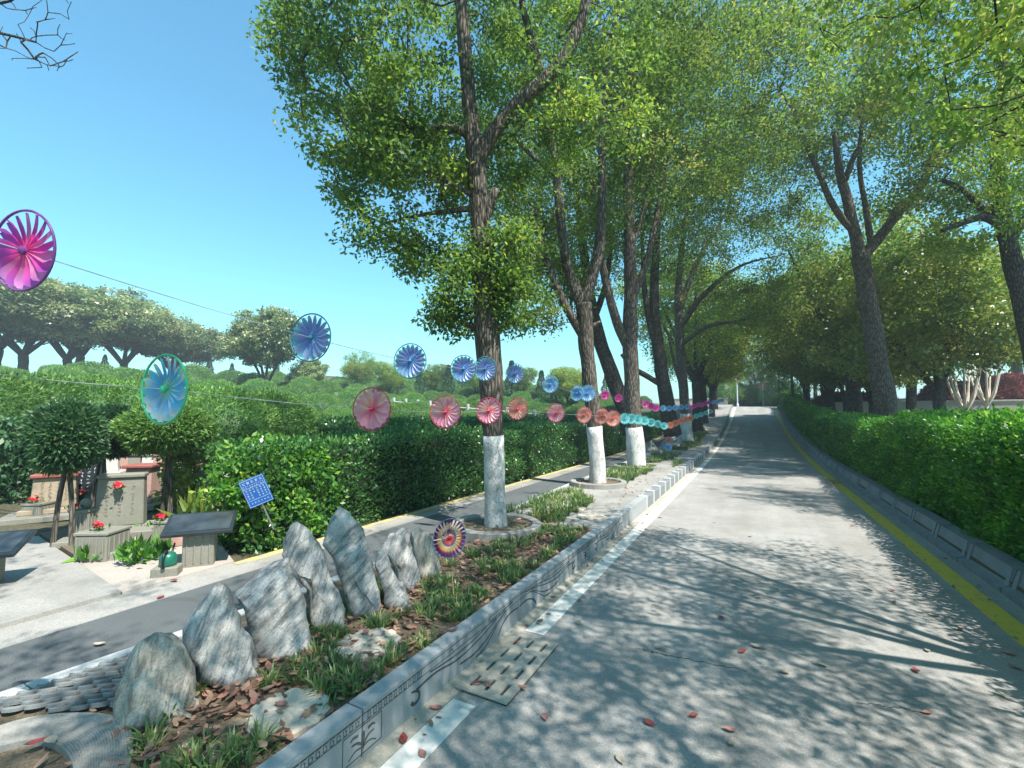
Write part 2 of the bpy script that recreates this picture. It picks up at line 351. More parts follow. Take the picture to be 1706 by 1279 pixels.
def motif():
    mb = MB(); L = 1.6
    def line(p, a, b=None): mb.add(*face_ribbon(smooth_path(p, 6) if len(p) > 2 else p, a, b))
    for z in (.205, .165): mb.add(*face_ribbon([(-L+.01, z), (L-.01, z)], .003))
    for s in (-1, 1):                                   # frets and end bars
        mb.add(*face_ribbon([(s*.42, .163), (s*.42, .207)], .004))
        x = .02
        while x < .40:
            for (a, b) in (((0, .2), (.026, .2)), ((.026, .2), (.026, .171)), ((.026, .171), (.008, .171)), ((.008, .171), (.008, .19)), ((.008, .19), (.018, .19))):
                mb.add(*face_ribbon([(s*(x+a[0]), a[1]), (s*(x+b[0]), b[1])], .0028))
            x += .036
        line([(s*.34, .075), (s*.36, .055), (s*.40, .06), (s*.405, .095), (s*.375, .115), (s*.34, .125)], .02, .01)
        line([(s*.38, .118), (s*.55, .128), (s*.78, .10), (s*1.05, .12), (s*1.3, .17), (s*1.5, .188)], .013, .004)
        line([(s*.5, .155), (s*.75, .135), (s*1.0, .145), (s*1.25, .18), (s*1.5, .193)], .009, .003)
        line([(s*.8, .06), (s*.95, .05), (s*1.12, .075), (s*1.3, .14), (s*1.42, .165)], .012, .004)
        line([(s*.98, .02), (s*1.1, .03), (s*1.22, .09), (s*1.36, .155)], .012, .004)
        line([(s*1.28, .035), (s*1.35, .09), (s*1.46, .12), (s*1.59, .115)], .016, .01)
        for q in (.7, 1.15): mb.add(*face_ribbon(smooth_path([(s*(q-.02), .183), (s*q, .192), (s*(q+.02), .18)], 4), .006, .003))
    for a, b in (((-.12, .155), (.12, .155)), ((.12, .155), (.12, .03)), ((.12, .03), (-.12, .03)), ((-.12, .03), (-.12, .155))): mb.add(*face_ribbon([a, b], .004))
    line([(0, .05), (.002, .09), (0, .125)], .012, .022)
    for s in (-1, 1):
        line([(0, .07), (s*.035, .095), (s*.07, .1)], .014, .006); line([(0, .06), (s*.045, .065), (s*.085, .045)], .008, .005); line([(s*.03, .125), (s*.06, .13), (s*.075, .12)], .014, .008)
    return mb.mesh('carved_scroll')
mot = motif()
for i in range(-3, 5):
    y0 = .05+1.6*i
    o = link('kerb_stone', k16, M['kerb'], kerb, (0, y0, 0))
for c in (-1.55, 1.65, 4.85): link('carved_scroll', mot, M['carve'], kerb, (0, c, 0))
kb = bmesh.new(); add_box(kb, -1.78, -1.66, .03, .6, -.05, .2, .012); kb2 = bmesh_to('kerb_block', kb)
kt = bmesh.new(); add_box(kt, -1.80, -1.645, 0, .09, -.05, .235, .012); kt2 = bmesh_to('kerb_post', kt)
y = 8.06
while y < 47:
    link('kerb_block', kb2, M['block'], kerb, (0, y, zr(y+.3))); link('kerb_post', kt2, M['kerb_light'], kerb, (0, y-.045, zr(y))); y += .62
# ------------------------------------------------------------------ pale flush kerb by the lane
fk = tag(empty('flush_kerb'), kind='structure')
y = -6.
while y < 46:
    L = 1.0; a, b = flush(y), flush(y+L); h0, h1 = zr(y)+.205, zr(y+L)+.205; e = .004
    V = [(a, y+e, h0), (a+.095, y+e, h0), (b+.095, y+L-e, h1), (b, y+L-e, h1)]; V += [(p[0], p[1], p[2]-.09) for p in V]
    link('kerb_stone', pyd('kerb_stone', V, [(0, 1, 2, 3), (7, 6, 5, 4), (0, 4, 5, 1), (1, 5, 6, 2), (2, 6, 7, 3), (3, 7, 4, 0)]), M['kerb_light'], fk); y += L
# ------------------------------------------------------------------ right kerb: blocks with rebated face panel
rk = tag(empty('right_kerb'), kind='structure')
def rblock(L):
    bm = bmesh.new()
    prof = [(1.93, -.04), (1.93, .045), (2.0, .06), (2.05, .215), (2.2, .225), (2.2, -.04)]
    for (y0, y1, s) in ((0, L, 1),):
        vs = [[bm.verts.new((x, yy, z)) for x, z in prof] for yy in (y0+.012, y1-.012)]
        n = len(prof)
        for i in range(n): bm.faces.new((vs[0][i], vs[0][(i+1) % n], vs[1][(i+1) % n], vs[1][i]))
        bm.faces.new(vs[0][::-1]); bm.faces.new(vs[1])
    # raised end bosses
    for ya in (.02, L-.1):
        q = [bm.verts.new(p) for p in ((1.985, ya, .05), (1.985, ya+.075, .05), (2.035, ya+.06, .222), (2.035, ya+.015, .222), (2.08, ya, .05), (2.08, ya+.075, .05), (2.09, ya+.06, .225), (2.09, ya+.015, .225))]
        for f in ((0, 1, 2, 3), (0, 3, 7, 4), (1, 5, 6, 2), (3, 2, 6, 7)): bm.faces.new([q[i] for i in f])
    bmesh.ops.recalc_face_normals(bm, faces=bm.faces)
    return bmesh_to('kerb_block', bm)
rb = rblock(.98)
y = -2.
while y < 47: link('kerb_block', rb, M['block'], rk, (random.uniform(-.008, .008), y, zr(y+.5)+random.uniform(-.008, .006)), (0, 0, random.uniform(-.008, .008))); y += .98

# ------------------------------------------------------------------ slotted drain cover in the gutter
dr = empty('drain_cover', (-1.42, 2.68, .004)); dr.scale = (.85, .9, 1); tag(dr, 'slotted concrete drain cover set in the gutter beside carved kerb', 'drain cover')
link('pit_shade_plate', box_me('pit_shade_plate', -.2, .2, -.42, .42, .001, .006, 0), M['carve'], dr)  # dark plate under the slots; shade of the hollow put into its colour
bm = bmesh.new(); cols = [-.12, 0., .12]; rows = [-.3, -.1, .1, .3]; sw, slh = .014, .065
xe = [-.2]+[c+q*sw for c in cols for q in (-1, 1)]+[.2]; ye = [-.42]+[c+q*slh for c in rows for q in (-1, 1)]+[.42]
for a in range(0, len(xe), 2): add_box(bm, xe[a], xe[a+1], -.42, .42, 0, .016, .002)
for a in range(1, len(xe)-1, 2):
    for b in range(0, len(ye), 2): add_box(bm, xe[a]-.001, xe[a+1]+.001, ye[b], ye[b+1], 0, .0155, 0)
link('slotted_plate', bmesh_to('slotted_plate', bm), M['gutter'], dr)

# ------------------------------------------------------------------ leaves, trees
def unit(a): return a/np.linalg.norm(a, axis=1, keepdims=True)
def leaf_cloud(C, L, W, nrm=None, up=.5, droop=.3, fold=.25):
    """diamond leaves: C (N,3) bases, L,W arrays; returns (N*4,3)"""
    n = len(C); d = rng.normal(size=(n, 3)); d[:, 2] -= droop
    if nrm is not None: d = d*.75+nrm
    d = unit(d); u = rng.normal(size=(n, 3)); u[:, 2] += up
    s = unit(np.cross(d, u)); nn = np.cross(s, d)
    L = np.asarray(L)[:, None]; W = np.asarray(W)[:, None]
    b = C; t = C+d*L; m = C+d*L*.45+nn*W*fold
    return np.stack([b, m+s*W*.5, t, m-s*W*.5], 1).reshape(-1, 3)
def skeleton(limbs, clumps, sag=.06):
    """limbs: list of polylines [(x,y,z,r)..]; returns tubes [(pts,rads)]"""
    pos = []; rad = []; par = []
    tubes = []
    for lb in limbs:
        for i, p in enumerate(lb): pos.append(p[:3]); rad.append(p[3]); par.append(-2)
    pos = [np.array(p, float) for p in pos]; nl = len(pos)
    A = np.array(pos); order = np.argsort([np.min(np.linalg.norm(A-c, axis=1)) for c in clumps])
    arr = np.zeros((nl+len(clumps)*6, 3)); arr[:nl] = A; cnt = nl; acc = [0.]*nl; chains = []
    for ci in order:
        c = clumps[ci]; d = np.linalg.norm(arr[:cnt]-c, axis=1)+.55*np.maximum(0, arr[:cnt, 2]-c[2]+.1)
        j = int(np.argmin(d)); a = arr[j].copy(); dist = np.linalg.norm(c-a); k = max(2, min(6, int(dist/.28)+1))
        ch = [j]
        for q in range(1, k+1):
            t = q/k; p = a+(c-a)*t; p[2] += -sag*dist*4*t*(1-t)+(.12*dist*4*t*(1-t) if c[2] < a[2] else -.02*dist)
            if q < k: p += rng.normal(size=3)*.05*dist
            arr[cnt] = p; par.append(ch[-1]); acc.append(0.); ch.append(cnt); cnt += 1
        chains.append(ch)
    r = np.zeros(cnt); r[:nl] = rad
    w = np.zeros(cnt)
    for i in range(cnt-1, nl-1, -1):
        if w[i] == 0: w[i] = .0055**2.3
        w[par[i]] += w[i]
        r[i] = w[i]**(1/2.3)
    for ch in chains:
        rr = [r[i] for i in ch]; rr[0] = min(rr[0], rr[1]*1.25)
        tubes.append(([arr[i] for i in ch], rr))
    return tubes
def in_ell(n, ells, shell=.7):
    """points in ellipsoids, biased to the shell; ells (c, (rx,ry,rz), weight)"""
    wts = np.array([e[2] for e in ells], float); wts /= wts.sum(); out = []
    for e, k in zip(ells, np.round(wts*n).astype(int)):
        d = unit(rng.normal(size=(k, 3))); rr = (shell**3+(1-shell**3)*rng.random(k))**(1/3)
        out.append(np.array(e[0])+d*rr[:, None]*np.array(e[1]))
    return np.concatenate(out)
def crown_mesh(name, cl, per, cr, L, tint_base=.42, tint_sp=.16, flat=.7):
    n = len(cl)*per; ctr = np.repeat(cl, per, 0); crs = np.repeat(cr*(.7+.6*rng.random(len(cl))), per)[:, None]
    g = rng.normal(size=(n, 3)); g = g/np.linalg.norm(g, axis=1, keepdims=True)*(rng.random(n)**.5)[:, None]; g[:, 2] *= flat
    C = ctr+g*crs
    ll = L*(.65+.6*rng.random(n)); V = leaf_cloud(C, ll, ll*.5, nrm=g*.5)
    tb = np.repeat(tint_base+rng.normal(size=len(cl))*tint_sp, per)+rng.normal(size=n)*.13
    return quads_mesh(name, V, 4, np.clip(tb, 0, 1))
def limbs_mesh(limbs, tubes, seed=0, n_main=12):
    mb = MB()
    for i, lb in enumerate(limbs):
        sp = smooth_path(lb, 4); mb.tube([p[:3] for p in sp], [p[3] for p in sp], n_main if i == 0 else 9, lump=.16, seed=seed)
    for pts, rr in tubes: mb.tube(pts, rr, 5 if rr[1] > .012 else 4, cap=False)
    return mb
def build_tree(name, label, base, limbs, ells, ncl, per, cr, L, leaf, bark, wash_h=0, group=None, cat='tree', tb=.42, sp=.16, sub=()):
    """limbs/ells in world coordinates; base = ground point"""
    base = np.array(base, float); root = empty(name, base); tag(root, label, cat, group)
    limbs = [[(p[0]-base[0], p[1]-base[1], p[2]-base[2], p[3]) for p in lb] for lb in limbs]
    ells = [(np.array(e[0])-base, e[1], e[2]) for e in ells]
    cl = in_ell(ncl, ells)
    big = np.array([p[:3] for lb in limbs for p in smooth_path(lb, 4) if p[3] > .05]); toc = -(base-_C)*np.array([1, 1, 0]); toc = toc/np.linalg.norm(toc)
    keep = []
    for c in cl:
        d = c-big; fr = d@toc; la = np.linalg.norm(d-np.outer(fr, toc), axis=1)          # open light gaps along the heavy limbs on the road side
        if np.any((la < .16+.3*cr) & (fr > -.1) & (fr < 3.2)) and c[2] > 3.6-base[2]*0 and rng.random() < .8: continue
        keep.append(c)
    cl = np.array(keep); tubes = skeleton([smooth_path(l, 4) for l in limbs], cl)
    sd = random.random()*50; link('trunk', limbs_mesh(limbs, tubes, sd).mesh('trunk'), bark, root, smooth=True)
    link('crown', crown_mesh('crown', cl, per, cr, L, tb, sp), leaf, root)
    if wash_h:
        sp_ = [p for p in smooth_path(limbs[0], 4) if p[2] <= wash_h+.12]; mb = MB()
        mb.tube([p[:3] for p in sp_], [p[3]+.007 for p in sp_], 12, lump=.16, seed=sd)
        link('whitewash_band', mb.mesh('whitewash_band'), M['wash'], root, smooth=True)
    return root
def LP(Z, pts):
    """limb traced in the photograph at depth Z: (u,v,width_px[,dZ])"""
    out = []
    for p in pts:
        z = Z+(p[3] if len(p) > 3 else 0); q = P(p[0], p[1], z); out.append((q[0], q[1], q[2], p[2]*z/FPX/2*.88))
    return out
def EP(u, v, Z, r, wt): return (P(u, v, Z), r, wt)
GR = 'whitewashed trees along the verge'
# tree at the stone ring, nearest the rocks
b1 = G(826, 882, .2); Z1 = PX(*b1)[2]
T1 = [LP(Z1, [(826, 886, 44), (824, 800, 40), (822, 725, 39), (818, 640, 44), (814, 590, 48), (810, 540, 46), (803, 470, 40), (801, 400, 39), (798, 330, 38), (790, 250, 33), (783, 180, 29), (776, 100, 26), (768, 0, 23), (760, -130, 18), (755, -260, 10)]),
      LP(Z1, [(795, 270, 30), (820, 222, 28), (865, 170, 27), (905, 135, 25), (938, 98, 23), (962, 50, 21), (976, 0, 18), (990, -120, 12, .3)]),
      LP(Z1, [(905, 140, 17), (893, 90, 15), (878, 40, 13), (862, -30, 9)]),
      LP(Z1, [(788, 225, 20), (745, 212, 15), (700, 214, 12), (650, 190, 8, -.2), (590, 160, 5, -.3)]),
      LP(Z1, [(797, 345, 16), (760, 350, 10), (700, 358, 7, .2), (640, 372, 5, .3)]),
      LP(Z1, [(800, 380, 22), (815, 345, 20), (826, 315, 16)]),
      LP(Z1, [(795, 330, 10), (720, 290, 7, -.3), (660, 260, 5, -.5)]),
      LP(Z1, [(808, 545, 22), (790, 545, 18), (780, 538, 12)])]
E1 = [EP(740, 90, Z1+.3, (2.0, 2.0, 1.55), 10), EP(620, 150, Z1, (1.05, 1.2, 1.1), 3.2), EP(668, 325, Z1+.2, (.85, .9, .9), 3), EP(745, 240, Z1+.5, (1.3, 1.3, .8), 2.2), EP(785, 480, Z1+.1, (.42, .45, .5), 1.6), EP(850, 505, Z1+.2, (.42, .4, .3), 1.0), EP(748, 520, Z1, (.26, .3, .22), .45), EP(835, 430, Z1-.1, (.36, .36, .34), .9),
      EP(560, 75, Z1+.2, (.75, .8, .8), 1.6), EP(800, -190, Z1+.4, (2.4, 2.4, 1.4), 5), EP(930, 120, Z1+.5, (1.3, 1.4, 1.5), 3), EP(690, 420, Z1+.2, (.4, .4, .3), .6)]
build_tree('camphor_tree', 'tree with whitewashed trunk growing in the concrete ring beside the rocks', (b1[0], b1[1], .2), T1, E1, 540, 140, .29, .068, M['leaf_cam'], M['bark'], 1.15, GR, tb=.32)
b2 = G(997, 808, .2); Z2 = PX(*b2)[2]
T2 = [LP(Z2, [(997, 812, 31), (994, 760, 28), (990, 710, 27), (984, 650, 27), (977, 580, 28), (974, 530, 29), (972, 505, 30)]),
      LP(Z2, [(972, 512, 24), (950, 460, 20), (938, 400, 18), (931, 330, 17), (925, 270, 15), (910, 190, 12), (885, 100, 9), (870, 20, 6)]),
      LP(Z2, [(972, 508, 22), (987, 460, 21), (1000, 405, 20), (1003, 320, 17), (1004, 220, 14), (1012, 110, 11), (1030, 0, 8), (1040, -100, 5)]),
      LP(Z2, [(972, 560, 17), (940, 505, 16), (915, 450, 14), (900, 400, 11), (893, 350, 7)]),
      LP(Z2, [(926, 290, 12), (890, 262, 9), (850, 225, 7)]),
      LP(Z2, [(976, 550, 12), (992, 540, 8), (1000, 535, 4)])]
E2 = [EP(950, 220, Z2+.5, (2.6, 2.2, 2.4), 8), EP(900, 480, Z2, (.95, 1.2, .75), 2.5), EP(860, 380, Z2+.3, (1.0, 1.2, 1.1), 2), EP(1010, 30, Z2, (2.6, 2.4, 2.2), 7), EP(960, -160, Z2, (2.8, 2.6, 1.5), 4)]
build_tree('camphor_tree', 'forked tree with whitewashed trunk, first up the road from the tree in the stone ring', (b2[0], b2[1], .2), T2, E2, 520, 105, .38, .082, M['leaf_cam'], M['bark'], 1.22, GR, tb=.42)
b3 = G(1061, 780, .2); Z3 = PX(*b3)[2]
T3 = [LP(Z3, [(1061, 784, 38), (1058, 740, 33), (1054, 680, 30), (1052, 620, 29), (1050, 560, 28), (1051, 480, 25), (1049, 400, 22), (1047, 320, 19), (1050, 200, 15), (1060, 80, 10), (1065, -40, 6)]),
      LP(Z3, [(1050, 585, 20), (1027, 535, 18), (1012, 480, 16), (998, 410, 13), (990, 330, 9), (985, 260, 6)]),
      LP(Z3, [(1052, 500, 14), (1075, 445, 13), (1092, 370, 11), (1110, 280, 9), (1140, 170, 7), (1160, 60, 5)]),
      LP(Z3, [(1050, 420, 10), (1075, 340, 8), (1090, 240, 6), (1100, 120, 4)])]
E3 = [EP(1050, 260, Z3, (3.0, 2.6, 2.8), 8), EP(1240, 120, Z3-1, (2.4, 2.2, 2.2), 4), EP(1150, 180, Z3, (3.0, 2.6, 2.8), 7), EP(1100, -20, Z3, (3.4, 3, 2.4), 7), EP(1000, 420, Z3+.5, (1.2, 1.4, 1.2), 1.5)]
build_tree('camphor_tree', 'straight tree with the thickest whitewashed trunk, second up the road from the stone ring', (b3[0], b3[1], .2), T3, E3, 520, 95, .46, .094, M['leaf_cam'], M['bark'], 1.2, GR, tb=.42)
# dark leaning trees behind the left hedge
def leaner(label, bx, by, Zoff, pts_list, ells, n=340):
    bz = H(bx, by)
    return build_tree('camphor_tree', label, (bx, by, bz), pts_list, ells, n, 70, .5, .12, M['leaf_cam'], M['bark_dark'], 0, 'dark trees leaning behind the hedge', tb=.36)
Za = 14.5; q = P(1048, 705, Za)
leaner('dark trunk leaning left behind hedge, between the first two whitewashed trees', q[0], q[1], 0,
       [LP(Za, [(1052, 722, 32), (1040, 680, 30), (1018, 620, 27), (1000, 570, 25), (985, 510, 22), (975, 440, 17), (965, 360, 12), (955, 280, 8)]), LP(Za, [(990, 530, 13), (1010, 470, 11), (1020, 380, 8)])],
       [EP(960, 330, Za, (2.6, 2.4, 2.2), 5), EP(1020, 200, Za, (2.8, 2.4, 2.4), 5), EP(905, 460, Za, (1.2, 1.2, .9), 1.5)])
Zb = 18.; q = P(1118, 705, Zb)
leaner('dark tree with a side branch behind hedge, past the thick whitewashed trunk', q[0], q[1], 0,
       [LP(Zb, [(1120, 725, 34), (1112, 680, 28), (1104, 630, 25), (1096, 570, 22), (1090, 510, 18), (1092, 430, 14), (1100, 330, 10), (1105, 240, 6)]), LP(Zb, [(1098, 590, 13), (1080, 530, 11), (1072, 460, 9), (1070, 380, 6)]),
        LP(Zb, [(1102, 640, 12), (1080, 628, 11), (1055, 612, 9), (1035, 590, 6)])],
       [EP(1090, 350, Zb, (3.0, 2.8, 2.8), 5), EP(1130, 230, Zb, (3.2, 3, 3), 5)])
# fourth whitewashed tree, its limbs reaching over the road
y4 = 22.5; Z4 = PX(-2.85, y4, .4)[2]; bz4 = zr(y4)+.2
T4 = [LP(Z4, [(1146, 740, 22), (1143, 700, 19), (1139, 650, 17), (1134, 590, 16), (1131, 545, 16), (1130, 480, 13), (1138, 400, 10), (1150, 320, 7)]),
      LP(Z4, [(1132, 548, 13), (1160, 505, 11, -.5), (1195, 470, 9, -1), (1240, 440, 5, -1.5), (1300, 425, 1.6, -2)]),
      LP(Z4, [(1131, 520, 11), (1160, 440, 9), (1200, 370, 5), (1240, 290, 1.8)]),
      LP(Z4, [(1134, 575, 9), (1175, 545, 8, -1), (1225, 535, 4.5, -2), (1290, 520, 1.4, -3)]),
      LP(Z4, [(1138, 650, 8), (1122, 600, 6), (1112, 550, 3)])]
E4 = [EP(1180, 330, Z4, (4.2, 3.2, 3.4), 7), EP(1250, 430, Z4-1.5, (3.2, 2.6, 2.0), 5), EP(1190, 520, Z4, (2.0, 2, 1.0), 2), EP(1270, 505, Z4-2.5, (1.6, 1.6, .9), 2), EP(1300, 300, Z4-2, (3, 2.6, 2.4), 4), EP(1220, 180, Z4-2, (4.2, 3.2, 3.2), 6), EP(1110, 420, Z4, (2, 2, 2), 2)]
q4 = P(1146, 740, Z4)
build_tree('camphor_tree', 'slender whitewashed tree with limbs reaching over the road, past the thickest trunk', (q4[0], q4[1], bz4), T4, E4, 560, 80, .55, .125, M['leaf_cam'], M['bark'], 1.25, GR, tb=.5)

# generic vase-shaped tree, three variants reused further off
def vase(name, h, spread, stems, bark, leaf, ncl, per, cr, L, fork=.28, tb=.45, umb=False, r0=.22, sp=.16, off=0):
    limbs = [[(0, 0, -.15, r0*1.25), (.03, 0, h*fork*.5, r0), (0, .04, h*fork, r0*.95)]]
    for i in range(stems):
        a = 2*math.pi*i/stems+random.uniform(-.4, .4); s = spread*random.uniform(.4, .75)
        limbs.append([(0, .03, h*fork*.96, r0*.62), (math.cos(a)*s*.35, math.sin(a)*s*.35, h*(fork+.18), r0*.45), (math.cos(a)*s*.75, math.sin(a)*s*.75, h*(fork+.38), r0*.3), (math.cos(a)*s*1.05, math.sin(a)*s*1.05, h*(fork+.55), r0*.13)])
    ells = []
    if umb: ells = [((0, 0, h*.68), (spread, spread, h*.25), 6)]+[((math.cos(a)*spread*.55, math.sin(a)*spread*.55, h*random.uniform(.55, .75)), (spread*.5, spread*.5, h*.2), 2) for a in np.arange(0, 6.28, .9)]
    else: ells = [((0, 0, h*.68), (spread*.8, spread*.8, h*.32), 6)]+[((math.cos(a)*spread*.5, math.sin(a)*spread*.5, h*random.uniform(.5, .85)), (spread*.5, spread*.5, h*.17), 2) for a in np.arange(0, 6.28, 1.1)]
    ells = [((e[0][0]+off, e[0][1], e[0][2]), e[1], e[2]) for e in ells]; limbs = [limbs[0]]+[[(p[0]+off*q/3, p[1], p[2], p[3]) for q, p in enumerate(l)] for l in limbs[1:]]
    cl = in_ell(ncl, ells, .6); tubes = skeleton([smooth_path(l, 3) for l in limbs], cl)
    t = limbs_mesh(limbs, tubes, random.random()*40, 9).mesh('trunk'); t.materials.append(bark); t.polygons.foreach_set('use_smooth', [True]*len(t.polygons))
    c = crown_mesh('crown', cl, per, cr, L, tb, sp); c.materials.append(leaf)
    return t, c
def plant(name, pair, loc, sc, rz, label, cat, group=None, wash_h=0):
    r = empty(name, loc, rz); r.scale = (sc, sc, sc) if not hasattr(sc, '__len__') else sc; tag(r, label, cat, group)
    link('trunk', pair[0], None, r); link('crown', pair[1], None, r)
    return r
vA = vase('a', 8.5, 3.6, 5, M['bark_dark'], M['leaf_cam'], 430, 80, .55, .14, tb=.46)
vB = vase('b', 8.0, 3.4, 4, M['bark_dark'], M['leaf_cam'], 430, 80, .55, .14, tb=.55)
vN = vase('n', 8.3, 3.4, 5, M['bark_dark'], M['leaf_cam'], 290, 110, .46, .078, tb=.5, off=-1.0, r0=.11)
vU = [vase('u', 9, 5.5, 5, M['bark_dark'], M['leaf_far'], 380, 75, .62, .26, .22, .6, True, .28, .2) for _ in range(2)]
vR = vase('r', 7, 3.2, 4, M['bark_dark'], M['leaf_far'], 300, 70, .5, .24, .12, .5, False, .2, .2)
vY = vase('y', 6.5, 3.2, 4, M['bark_dark'], M['leaf_yellow'], 400, 80, .55, .15, .3, .5, False, .16, .2)
i = 0
for (x, y, s, v) in ((-2.9, 28.5, 1.2, vA), (-3.0, 34, 1.1, vB), (-2.8, 38.5, .85, vA), (-2.9, 44, .75, vB)):
    plant('camphor_tree', v, (x, y, zr(y)+.18), s, i*1.7, ('first', 'second', 'third', 'fourth')[i]+' many-stemmed tree up the road past the slender whitewashed tree', 'tree', 'many-stemmed trees near the top of the road'); i += 1
# right row
Zr = 13.2; qr = P(1478, 690, Zr)
TR = [LP(Zr, [(1483, 730, 38), (1478, 690, 36), (1468, 630, 34), (1456, 560, 31), (1446, 500, 29), (1438, 450, 28), (1433, 425, 30)]),
      LP(Zr, [(1434, 432, 23), (1422, 380, 20), (1408, 320, 17), (1398, 280, 13), (1390, 220, 9)]),
      LP(Zr, [(1425, 390, 13), (1390, 345, 12), (1365, 290, 10), (1345, 245, 7), (1320, 180, 5)]),
      LP(Zr, [(1436, 430, 20), (1465, 395, 18), (1500, 350, 17), (1535, 310, 15), (1553, 260, 13), (1565, 200, 9), (1590, 120, 6)]),
      LP(Zr, [(1452, 410, 12), (1443, 350, 10), (1432, 280, 8), (1436, 200, 6)]),
      LP(Zr, [(1408, 300, 10), (1425, 255, 9), (1450, 225, 6)])]
ER = [EP(1430, 60, Zr, (4.0, 3.2, 2.6), 8), EP(1330, 150, Zr, (2.4, 2.4, 2.0), 4), EP(1300, 290, Zr+3, (2.2, 2.2, 1.7), 3), EP(1380, 240, Zr+2, (1.8, 1.8, 1.2), 2), EP(1560, 110, Zr+.5, (2.8, 2.6, 2.2), 5), EP(1480, 330, Zr+.6, (1.0, 1, .6), .8), EP(1500, -150, Zr, (4.4, 3.6, 2.6), 6), EP(1600, 300, Zr+1.2, (1.6, 1.6, .8), 1.2)]
build_tree('camphor_tree', 'bare-trunked tree forking high above the right-hand hedge', (qr[0], qr[1], H(qr[0], qr[1])), TR, ER, 540, 80, .52, .11, M['leaf_cam'], M['bark'], 0, tb=.52)
Zs = 10.5
TS = [LP(Zs, [(1752, 760, 36), (1742, 690, 34), (1722, 590, 31), (1702, 500, 29), (1686, 430, 28), (1672, 370, 26), (1664, 310, 24), (1662, 240, 20), (1668, 150, 15), (1675, 60, 10)]),
      LP(Zs, [(1674, 380, 16), (1640, 362, 14), (1600, 372, 10), (1568, 385, 7)]), LP(Zs, [(1650, 365, 12), (1610, 320, 10), (1570, 300, 7)]), LP(Zs, [(1680, 420, 12), (1720, 340, 10), (1780, 260, 7)])]
ES = [EP(1690, 60, Zs, (3.2, 2.8, 2.4), 7), EP(1690, 250, Zs, (2.2, 2.0, 1.4), 6), EP(1640, 150, Zs-.5, (2.4, 2.0, 1.5), 4), EP(1620, 380, Zs+.5, (1.0, 1, .6), 1), EP(1740, -180, Zs, (3.6, 3, 2.4), 5)]
qs = P(1750, 752, Zs)
build_tree('camphor_tree', 'leaning tree rising behind the hedge at the end beyond the forked one', (qs[0], qs[1], H(qs[0], qs[1])), TS, ES, 600, 90, .42, .1, M['leaf_cam'], M['bark_dark'], 0, tb=.5)
for (x, y, s, v, rz) in ((3.0, 3.5, (.78, .78, .95), vN, .15), (3.0, 0.0, (.82, .82, 1.0), vN, -.2), (3.1, -5, (.85, .85, 1.), vN, .1), (5.3, 9.0, (.56, .56, .92), vN, -.3)):
    plant('camphor_tree', v, (x, y, H(x, y)), s, rz, 'camphor tree of the right-hand row shading the near road', 'tree', 'right-hand roadside trees beside the near road')
for k, (x, y, s, v) in enumerate(((3.9, 24.5, 1.3, vB), (3.9, 33, 1.2, vA))):
    plant('camphor_tree', v, (x, y, H(x, y)), s, k+.6, ('pale-crowned' if k == 0 else 'darker')+' roadside tree arching over the upper road from behind the hedge', 'tree')
for k, (x, y, s, v) in enumerate(((5.6, 20.5, 1.1, vY), (5.2, 28, 1.0, vY))):
    plant('camphor_tree', v, (x, y, H(x, y)), s, k*2.1, ('first', 'second', 'third')[k]+' tall yellow-green tree set back from the hedge behind the forked tree', 'tree')
plant('camphor_tree', vN, (-2.95, -1.6, .18), (.95, .95, 1), 1.0, 'camphor tree of the verge row standing before the fish-scale paving', 'tree')
# smaller trees behind the right hedge
i = 0
for (u, Z, s, v) in ((1345, 30, 1.0, vB), (1385, 24, .9, vA), (1412, 22, 1.0, vY), (1520, 23, 1.35, vY), (1565, 28, 1.5, vY), (1640, 28, 1.3, vY), (1700, 34, 1.4, vB), (1460, 29, 1.5, vY), (1345, 44, .9, vA), (1740, 22, 1.2, vY)):
    q = P(u, 690, Z); x, y = q[0], q[1]
    lab = ('yellow-green tree in the stand behind the right-hand hedge' if v is vY else 'dark green tree in the stand behind the right-hand hedge')
    plant('broadleaf_tree', v, (x, y, H(x, y)), s, i*1.3, lab, 'tree', 'yellow-green trees behind the hedge' if v is vY else 'dark green trees behind the hedge'); i += 1

# ------------------------------------------------------------------ conifers and clipped shrubs
def conifer_pair(h, r, leaf, n=5200, L=.16):
    t = rng.random(n)**.8; ang = rng.random(n)*6.283; rr = r*(1-t*.93)*(.55+.45*np.abs(np.sin(t*h*4+ang)))*(.75+.35*rng.random(n))
    C = np.stack([np.cos(ang)*rr, np.sin(ang)*rr, .25*h*.4+t*h*.9], 1); nr = np.stack([np.cos(ang), np.sin(ang), .2+0*t], 1)
    V = leaf_cloud(C, np.full(n, L), np.full(n, L*.35), nrm=nr, droop=.1)
    me = quads_mesh('crown', V, 4, np.clip(rng.normal(size=n)*.2+.45, 0, 1)); me.materials.append(leaf)
    mb = MB(); mb.tube([(0, 0, -.1), (0, 0, h*.95)], [r*.12, .01], 7); tr = mb.mesh('trunk'); tr.materials.append(M['bark_dark']); return tr, me
con = conifer_pair(6, 1.6, M['leaf_cypress']); con2 = conifer_pair(3, .8, M['leaf_cypress'], 2500, .14)
for (u, Z, s) in ((1322, 34, .9), (1300, 42, .9), (1360, 38, 1.0)):
    q = P(u, 690, Z); plant('conifer', con, (q[0], q[1], H(q[0], q[1])-.1), s, u, 'dark conifer beside the road among the right-hand trees', 'tree', 'dark conifers beside the upper road')
